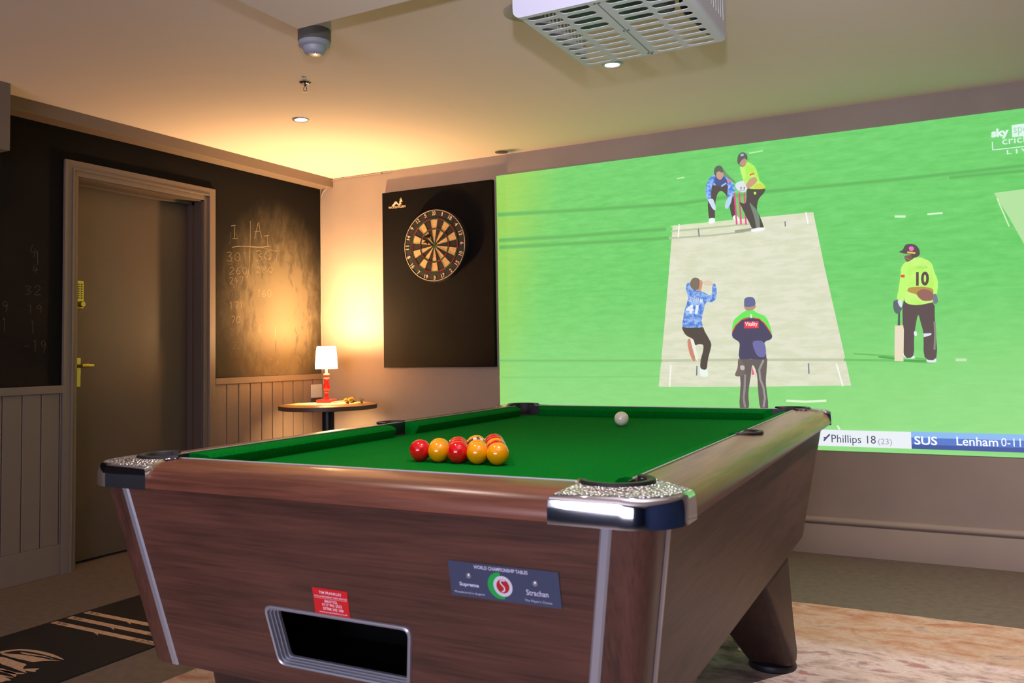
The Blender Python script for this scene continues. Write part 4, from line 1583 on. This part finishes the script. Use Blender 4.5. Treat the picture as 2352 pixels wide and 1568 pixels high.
def liner(cx, cy, a0, a1, r, zb_, zt_, wd=.008, lip=.012):
    """pocket liner: a rubber C seen from above"""
    bm = bmesh.new()
    n = 22
    prof = [(r, zb_), (r, zt_ - .002), (r + .002, zt_), (r + lip, zt_), (r + lip + .002, zt_ - .004), (r + wd, zt_ - .010), (r + wd, zb_)]
    rings = []
    for i in range(n + 1):
        t = math.radians(a0 + (a1 - a0) * i / n)
        rings.append([Vector((cx + p[0] * math.cos(t), cy + p[0] * math.sin(t), p[1])) for p in prof])
    sweep(bm, rings)
    return tbl('pocket_liner', bm, m_rubber, smooth=True, ang=50)
m_pocket_shade = mat('pocket_shade_black', srgb(8, 8, 9), .9)  # near-black discs on the cloth paint the shade down the pockets
for sx_ in (-1, 1):
    for sy_ in (-1, 1):
        corner(sx_, sy_)
        base = math.degrees(math.atan2(sy_, sx_))
        liner(sx_ * (CW - .012), sy_ * (CL - .012), base - 112, base + 112, .050, ZC - .01, ZT + .008)
        bm = bmesh.new()
        bm.free()
        for q0, q1 in (((CW - .004, .815), (CW + .001, .862)), ((CW - .090, CL - .004), (CW - .035, CL + .001))):
            bm = bmesh.new()
            xs = sorted((sx_ * q0[0], sx_ * q1[0])); ys = sorted((sy_ * q0[1], sy_ * q1[1]))
            box(bm, (xs[0], ys[0], ZC), (xs[1], ys[1], ZT - .0005))
            tbl('pocket_facing', bm, m_rubber)
        bm = bmesh.new()
        lathe(bm, [(0, ZC + .0008), (.048, ZC + .0008), (.048, ZC - .0002)], (sx_ * (CW - .012), sy_ * (CL - .012), 0), 32)
        tbl('pocket_dark_disc', bm, m_pocket_shade)
    liner(sx_ * (CW + .004), 0, (0 if sx_ > 0 else 180) - 96, (0 if sx_ > 0 else 180) + 96, .040, ZC - .01, ZT + .006)
    bm = bmesh.new()
    xs = sorted((sx_ * (CW - .004), sx_ * (CW + .002)))
    box(bm, (xs[0], -.056, ZC), (xs[1], .056, ZT + .001))
    tbl('pocket_facing', bm, m_rubber)
    bm = bmesh.new()
    lathe(bm, [(0, ZC + .0008), (.040, ZC + .0008), (.040, ZC - .0002)], (sx_ * (CW + .004), 0, 0), 32)
    tbl('pocket_dark_disc', bm, m_pocket_shade)

# tapered legs
for sx_ in (-1, 1):
    for sy_ in (-1, 1):
        bm = bmesh.new()
        def rr(x0, x1, y0, y1, z, ch):
            pts = rrect(x0, y0, x1, y1, ch, 3)
            return [Vector((sx_ * p[0], sy_ * p[1], z)) for p in pts]
        rings = [rr(.270, .500, .34, .80, zb, .02), rr(.300, .512, .42, .77, .28, .022), rr(.352, .530, .52, .715, .13, .025), rr(.385, .542, .572, .690, .055, .028), rr(.400, .540, .585, .684, .030, .028)]
        sweep(bm, rings)
        lg = tbl('leg', bm, wood('walnut_leg', 2, srgb(44, 29, 27), srgb(66, 44, 38), .5), smooth=True, ang=35)
        bm = bmesh.new()
        lathe(bm, [(0, .008), (.072, .008), (.074, .014), (.070, .026), (.050, .034), (0, .034)], (sx_ * .470, sy_ * .635, 0), 32)
        fin('foot', bm, m_rubber, lg, True)

# red maker's sticker and blue name plate on the near end
def fp(u, v, off):
    return cab(u, v, 1, -1, off)
UPv = (fp(0, .7, .001) - fp(0, .6, .001)).normalized()
bm = bmesh.new()
plate(bm, [(-.063, .536), (.017, .536), (.018, .586), (-.063, .586)], [], lambda u, v, d: fp(u, v, .0012 - d), .001)
st = tbl('sticker', bm, mat('red_sticker', srgb(205, 22, 30), .5))
st['label'] = 'small red sticker with white contact lettering'
bm = bmesh.new()
for s, x0, x1, z, h_ in (('TIM FRANKLIN', -.048, .003, .5755, .0055), ('POOL & AMUSEMENT TABLE SERVICES', -.060, .015, .5690, .0032), ('BRISTOL', -.037, -.007, .5595, .0052),
                         ('0117 902 5552', -.044, .002, .5525, .0055), ('07788 242 188', -.043, .004, .5450, .0055), ('www.poolandtables.co.uk', -.053, .012, .5388, .0038)):
    text(bm, s, fp(x0, z, .0016), (1, 0, 0), UPv, x1 - x0, h_, 0, .02)
for z in (.5668,):
    bm.faces.new([bm.verts.new(fp(u, v, .0016)) for u, v in ((-.061, z), (.015, z), (.015, z + .0005), (-.061, z + .0005))])
fin('sticker_lettering', bm, mat('sticker_ink', srgb(240, 200, 210), .6), st)
bm = bmesh.new()
plate(bm, [(.242, .608), (.444, .608), (.444, .668), (.242, .668)], [], lambda u, v, d: fp(u, v, .0018 - d), .0018)
npl = tbl('name_plate', bm, mat('slate_blue_plate', srgb(70, 80, 110), .35, .3))
npl['label'] = 'blue grey metal name plate with white lettering'
bm = bmesh.new()
for s, x0, x1, z, h_, bd in (('WORLD CHAMPIONSHIP TABLES', .291, .390, .6585, .0062, .02), ('Supreme', .260, .297, .6245, .0085, .03), ('Strachan', .384, .423, .6245, .0095, .01),
                             ('Manufactured in England', .249, .306, .6125, .0045, .0), ('The Player\'s Choice', .380, .428, .6125, .0050, .0)):
    bm = bmesh.new()
    text(bm, s, fp(x0, z, .0022), (1, 0, 0), UPv, x1 - x0, h_, 0, bd)
    fin('lettering', bm, mat('plate_ink', srgb(205, 205, 230), .5), npl)
def disc(bm, u0, v0, r, off, a0=0, a1=360, mi=0, r0=0):
    n = 28
    if r0 == 0 and a1 - a0 >= 360:
        bm.faces.new([bm.verts.new(fp(u0 + r * math.cos(math.radians(360 * i / n)), v0 + r * math.sin(math.radians(360 * i / n)), off)) for i in range(n)]).material_index = mi
    else:
        A = [(bm.verts.new(fp(u0 + r0 * math.cos(t), v0 + r0 * math.sin(t), off)), bm.verts.new(fp(u0 + r * math.cos(t), v0 + r * math.sin(t), off))) for t in [math.radians(a0 + (a1 - a0) * i / n) for i in range(n + 1)]]
        for a, b_ in zip(A[:-1], A[1:]):
            bm.faces.new((a[0], a[1], b_[1], b_[0])).material_index = mi
bm = bmesh.new()
disc(bm, .337, .634, .0225, .0024, 85, 290, 0, .012)
disc(bm, .3425, .634, .0175, .0026, mi=1)
disc(bm, .3425, .634, .0118, .0028, mi=2)
sp_ = [(.347, .6435), (.341, .6440), (.3385, .6400), (.3415, .6360), (.3450, .6320), (.3445, .6270), (.3400, .6245)]
for w0, mi in ((.0012, 1),):
    P_ = smooth_path([Vector((a, b_)) for a, b_ in sp_], 4)
    vs = []
    for i, q in enumerate(P_):
        t = (P_[min(i + 1, len(P_) - 1)] - P_[max(i - 1, 0)]).normalized()
        n_ = Vector((-t.y, t.x)) * w0
        vs.append((bm.verts.new(fp(q.x + n_.x, q.y + n_.y, .003)), bm.verts.new(fp(q.x - n_.x, q.y - n_.y, .003))))
    for a, b_ in zip(vs[:-1], vs[1:]):
        bm.faces.new((a[0], a[1], b_[1], b_[0])).material_index = mi
fin('plate_emblem', bm, [mat('emblem_green', srgb(10, 165, 70), .5), mat('emblem_silver', srgb(205, 208, 222), .4), mat('emblem_red', srgb(178, 24, 34), .4)], npl)
for u, v in ((.280, .645), (.402, .645)):
    bm = bmesh.new()
    rings = []
    for r, off in ((.0052, .0018), (.0050, .0035), (.0035, .0050), (.0012, .0056)):
        rings.append([fp(u + r * math.cos(2 * math.pi * i / 16), v + r * math.sin(2 * math.pi * i / 16), off) for i in range(16)])
    sweep(bm, rings)
    fin('plate_bolt', bm, m_silver, npl, True)

# ------------------------------------------------------------------ balls
Rt = Matrix.Rotation(TA, 4, 'Z')
def tw(x, y, z):
    return TC + (Rt @ Vector((x, y, z)))
def ball_mesh(name, r, m):
    bm = bmesh.new()
    bmesh.ops.create_uvsphere(bm, u_segments=40, v_segments=24, radius=r)
    me = bpy.data.meshes.new(name)
    for f in bm.faces: f.smooth = True
    bm.to_mesh(me); bm.free()
    me.materials.append(m)
    return me
m_red = mat('red_ball', srgb(214, 8, 18), .08, coat=.6)
m_yel = mat('yellow_ball', srgb(244, 158, 0), .08, coat=.6)
m_blk = mat('black_ball', srgb(14, 14, 16), .08, coat=.6)
m_cue = mat('cue_ball', srgb(228, 220, 200), .1, coat=.6)
BR = .0254
meR = ball_mesh('red_pool_ball', BR, m_red); meY = ball_mesh('yellow_pool_ball', BR, m_yel); meB = ball_mesh('black_pool_ball', BR, m_blk)
ROWS = [['R', 'Y', 'R', 'Y', 'Y'], ['Y', 'R', 'Y', 'R'], ['R', 'K', 'Y'], ['Y', 'R'], ['R']]
DD = .0512
LABEL = {
 (0, 0): 'red ball at the left end of the front row of the rack', (0, 1): 'yellow ball in the front row between the two front red balls',
 (0, 2): 'red ball in the middle of the front row of the rack', (0, 3): 'yellow ball in the front row, right of the middle red ball',
 (0, 4): 'yellow ball at the right end of the front row of the rack',
 (1, 0): 'yellow ball hidden behind the left yellow ball of the front row', (1, 1): 'red ball in the second row, directly behind the middle front red ball',
 (1, 2): 'yellow ball in the second row, between the front row and the black ball', (1, 3): 'red ball showing as a thin sliver behind the right end yellow ball',
 (2, 0): 'red ball in the third row, left of the black ball', (2, 1): 'black eight ball in the middle of the rack',
 (2, 2): 'yellow ball in the third row, right of the black ball', (3, 0): 'yellow ball in the fourth row behind the black ball',
 (3, 1): 'red ball in the fourth row on the right edge of the rack', (4, 0): 'red ball at the far tip of the triangle of balls'}
for r, row in enumerate(ROWS):
    for i, k in enumerate(row):
        x = .0015 + (i - (4 - r) / 2) * DD
        y = -.520 + r * DD * .8661
        me = {'R': meR, 'Y': meY, 'K': meB}[k]
        o = bpy.data.objects.new('pool_ball', me)
        COL.objects.link(o)
        o.location = tw(x, y, ZC + BR)
        tag(o, LABEL[(r, i)], 'pool ball', 'racked pool balls')
        if k == 'K':
            # white number disc
            bm = bmesh.new()
            n = Vector((.30, -.25, .92)).normalized()
            u = n.cross(Vector((0, 0, 1))).normalized(); v = n.cross(u)
            ringv = []
            for j, rr_ in enumerate((.0, .25, .5)):
                ringv.append([n * math.cos(rr_) * (BR + .0002) + (u * math.cos(2 * math.pi * q / 20) + v * math.sin(2 * math.pi * q / 20)) * math.sin(max(rr_, .001)) * (BR + .0002) for q in range(20)])
            sweep(bm, ringv, caps=False)
            fin('number_spot', bm, m_white, o, True)
            bm = bmesh.new()
            text(bm, '8', n * (BR + .0006) + u * .004 - v * .006 * -1, -u, -v, .008, .012, 0, .02)
            fin('number', bm, m_blk, o)
o = bpy.data.objects.new('cue_ball', ball_mesh('cue_ball', .0238, m_cue))
COL.objects.link(o)
o.location = tw(.034, .504, ZC + .0238)
tag(o, 'white cue ball alone at the far end of the green cloth', 'cue ball')

# ------------------------------------------------------------------ round side table, lamp, darts
TZ = .722
rt = empty('side_table', (.482, -.512, 0), 'small round wooden pedestal table in the corner under the lamp', 'table')
bm = bmesh.new()
lathe(bm, [(0, TZ), (.286, TZ), (.289, TZ - .002), (.289, TZ - .023), (.286, TZ - .025), (0, TZ - .025)], (0, 0, 0), 96)
m_top = wood('oak_laminate', 0, srgb(176, 128, 72), srgb(214, 168, 104), .35)
for f in bm.faces:
    f.material_index = 1 if abs(f.normal.z) < .5 or f.calc_center_median().z < TZ - .01 else 0
bm.normal_update()
for f in bm.faces:
    f.material_index = 0 if f.normal.z * 1 > .5 and f.calc_center_median().z > TZ - .004 or (f.calc_center_median().z > TZ - .0005) else 1
fin('table_top', bm, [m_top, mat('dark_table_edge', srgb(92, 62, 48), .5)], rt, True)
bm = bmesh.new()
box(bm, (-.13, -.13, TZ - .034), (.13, .13, TZ - .025), .002)
fin('top_bracket', bm, m_rubber, rt)
bm = bmesh.new()
lathe(bm, [(0, .02), (.037, .02), (.037, TZ - .034), (0, TZ - .034)], (0, 0, 0), 32)
fin('column', bm, mat('black_steel', srgb(20, 18, 20), .4, .3), rt, True)
bm = bmesh.new()
lathe(bm, [(0, 0), (.20, 0), (.20, .006), (.10, .014), (.05, .026), (.037, .05), (0, .05)], (0, 0, 0), 48)
fin('foot_plate', bm, m_rubber, rt, True)

LP = Vector((.338, -.352, TZ))
lm = empty('table_lamp', LP, 'small red turned wood lamp with a glowing pleated shade on the round table', 'lamp', math.radians(18))
m_lred = mat('red_gloss_paint', srgb(206, 24, 20), .3, coat=.3)
k = .0002615
bm = bmesh.new()
box(bm, (-.050, -.050, 0), (.050, .050, .020), .005)
fin('base', bm, m_lred, lm)
bm = bmesh.new()
pr = [(85, 1310), (80, 1300), (60, 1270), (44, 1250), (40, 1240), (56, 1228), (50, 1210), (40, 1190), (38, 1160), (52, 1140), (58, 1125), (50, 1110), (70, 1085), (84, 1050), (85, 1020), (78, 980), (64, 940), (52, 905), (50, 880), (58, 850), (70, 828)]
lathe(bm, [(r * k, (1410 - y) * k) for r, y in pr], (0, 0, -.006), 32)
pr2 = [(52, 798), (46, 775), (52, 755), (68, 740)]
lathe(bm, [(r * k, (1410 - y) * k) for r, y in pr2], (0, 0, -.006), 32)
fin('stem', bm, m_lred, lm, True, 60)
bm = bmesh.new()
for pr in ([(66, 832), (72, 815), (68, 800), (50, 794)], [(64, 742), (74, 725), (70, 710), (30, 700), (20, 690)]):
    lathe(bm, [(r * k, (1410 - y) * k) for r, y in pr], (0, 0, -.006), 32)
fin('collar_rings', bm, mat('white_cup_ring_highlight', srgb(238, 200, 180), .3), lm, True)  # ring's white highlight put into the colour; the cup itself is white
bm = bmesh.new()
tube(bm, [(0, 0, .178), (0, 0, .218)], .0075, 16)
fin('lamp_holder', bm, mat('ivory_holder', srgb(240, 225, 190), .4), lm)
# pleated fabric shade
def shade_mat():
    m = bpy.data.materials.new('shade_fabric')
    m.use_nodes = True
    nt = m.node_tree
    nt.nodes.remove(nt.nodes['Principled BSDF'])
    out = [n for n in nt.nodes if n.type == 'OUTPUT_MATERIAL'][0]
    tr = nt.nodes.new('ShaderNodeBsdfTranslucent'); tr.inputs[0].default_value = (.95, .80, .55, 1)
    df = nt.nodes.new('ShaderNodeBsdfDiffuse'); df.inputs[0].default_value = (.9, .85, .75, 1)
    mx = nt.nodes.new('ShaderNodeMixShader'); mx.inputs[0].default_value = .62
    nt.links.new(df.outputs[0], mx.inputs[1]); nt.links.new(tr.outputs[0], mx.inputs[2])
    nt.links.new(mx.outputs[0], out.inputs[0])
    return m
bm = bmesh.new()
N = 144
rings = []
for z, r in ((.209, .0665), (.215, .0668), (.25, .0655), (.30, .0615), (.335, .0575), (.345, .0560), (.347, .0555)):
    ring_ = []
    for i in range(N):
        t = 2 * math.pi * i / N
        rr_ = r + .0009 * math.cos(36 * t) * (1 if z < .34 else .5)
        ring_.append(Vector((rr_ * math.cos(t), rr_ * math.sin(t), z)))
    rings.append(ring_)
sweep(bm, rings, caps=False)
fin('lamp_shade', bm, shade_mat(), lm, True, 180)
bm = bmesh.new()
lathe(bm, [(.0672, .2120), (.0690, .2120), (.0690, .2170), (.0672, .2170), (.0672, .2120)], (0, 0, 0), 72)
fin('shade_trim', bm, mat('gold_cord', srgb(96, 66, 18), .6), lm, True)
bm = bmesh.new()
lathe(bm, [(.0, .218), (.009, .221), (.010, .228), (.017, .240), (.018, .248), (.013, .258), (0, .262)], (0, 0, 0), 24)
fin('bulb', bm, mat('bulb_glow', (1, .9, .7, 1), .3, emit=((1, .66, .32, 1), 90)), lm, True)
light('lamp_bulb_light', 'POINT', LP + Vector((0, 0, .338)), 78, (1.0, .60, .26), shadow_soft_size=.025)
light('lamp_bulb_light', 'POINT', LP + Vector((0, 0, .288)), 85, (1.0, .60, .25), shadow_soft_size=.02)
# darts left on the table beside the lamp
for q, a in enumerate(((.462, -.350, 205), (.486, -.402, 172), (.560, -.330, 150))):
    x, y, an = a
    d = Vector((math.cos(math.radians(an)), math.sin(math.radians(an)), -.105))
    L_ = .160
    tip = Vector((x, y, TZ + .0015)) + Vector((d.x, d.y, 0)).normalized() * .09
    make_dart('dart', tip, (-d.x, -d.y, .105), ['brass dart lying on the round table against the lamp base', 'brass dart lying nearest the front on the round table', 'dark dart lying alone right of the lamp on the round table'][q], mcol=(m_dk if q == 2 else mat('gold_flight', srgb(150, 116, 60), .3, .8)))
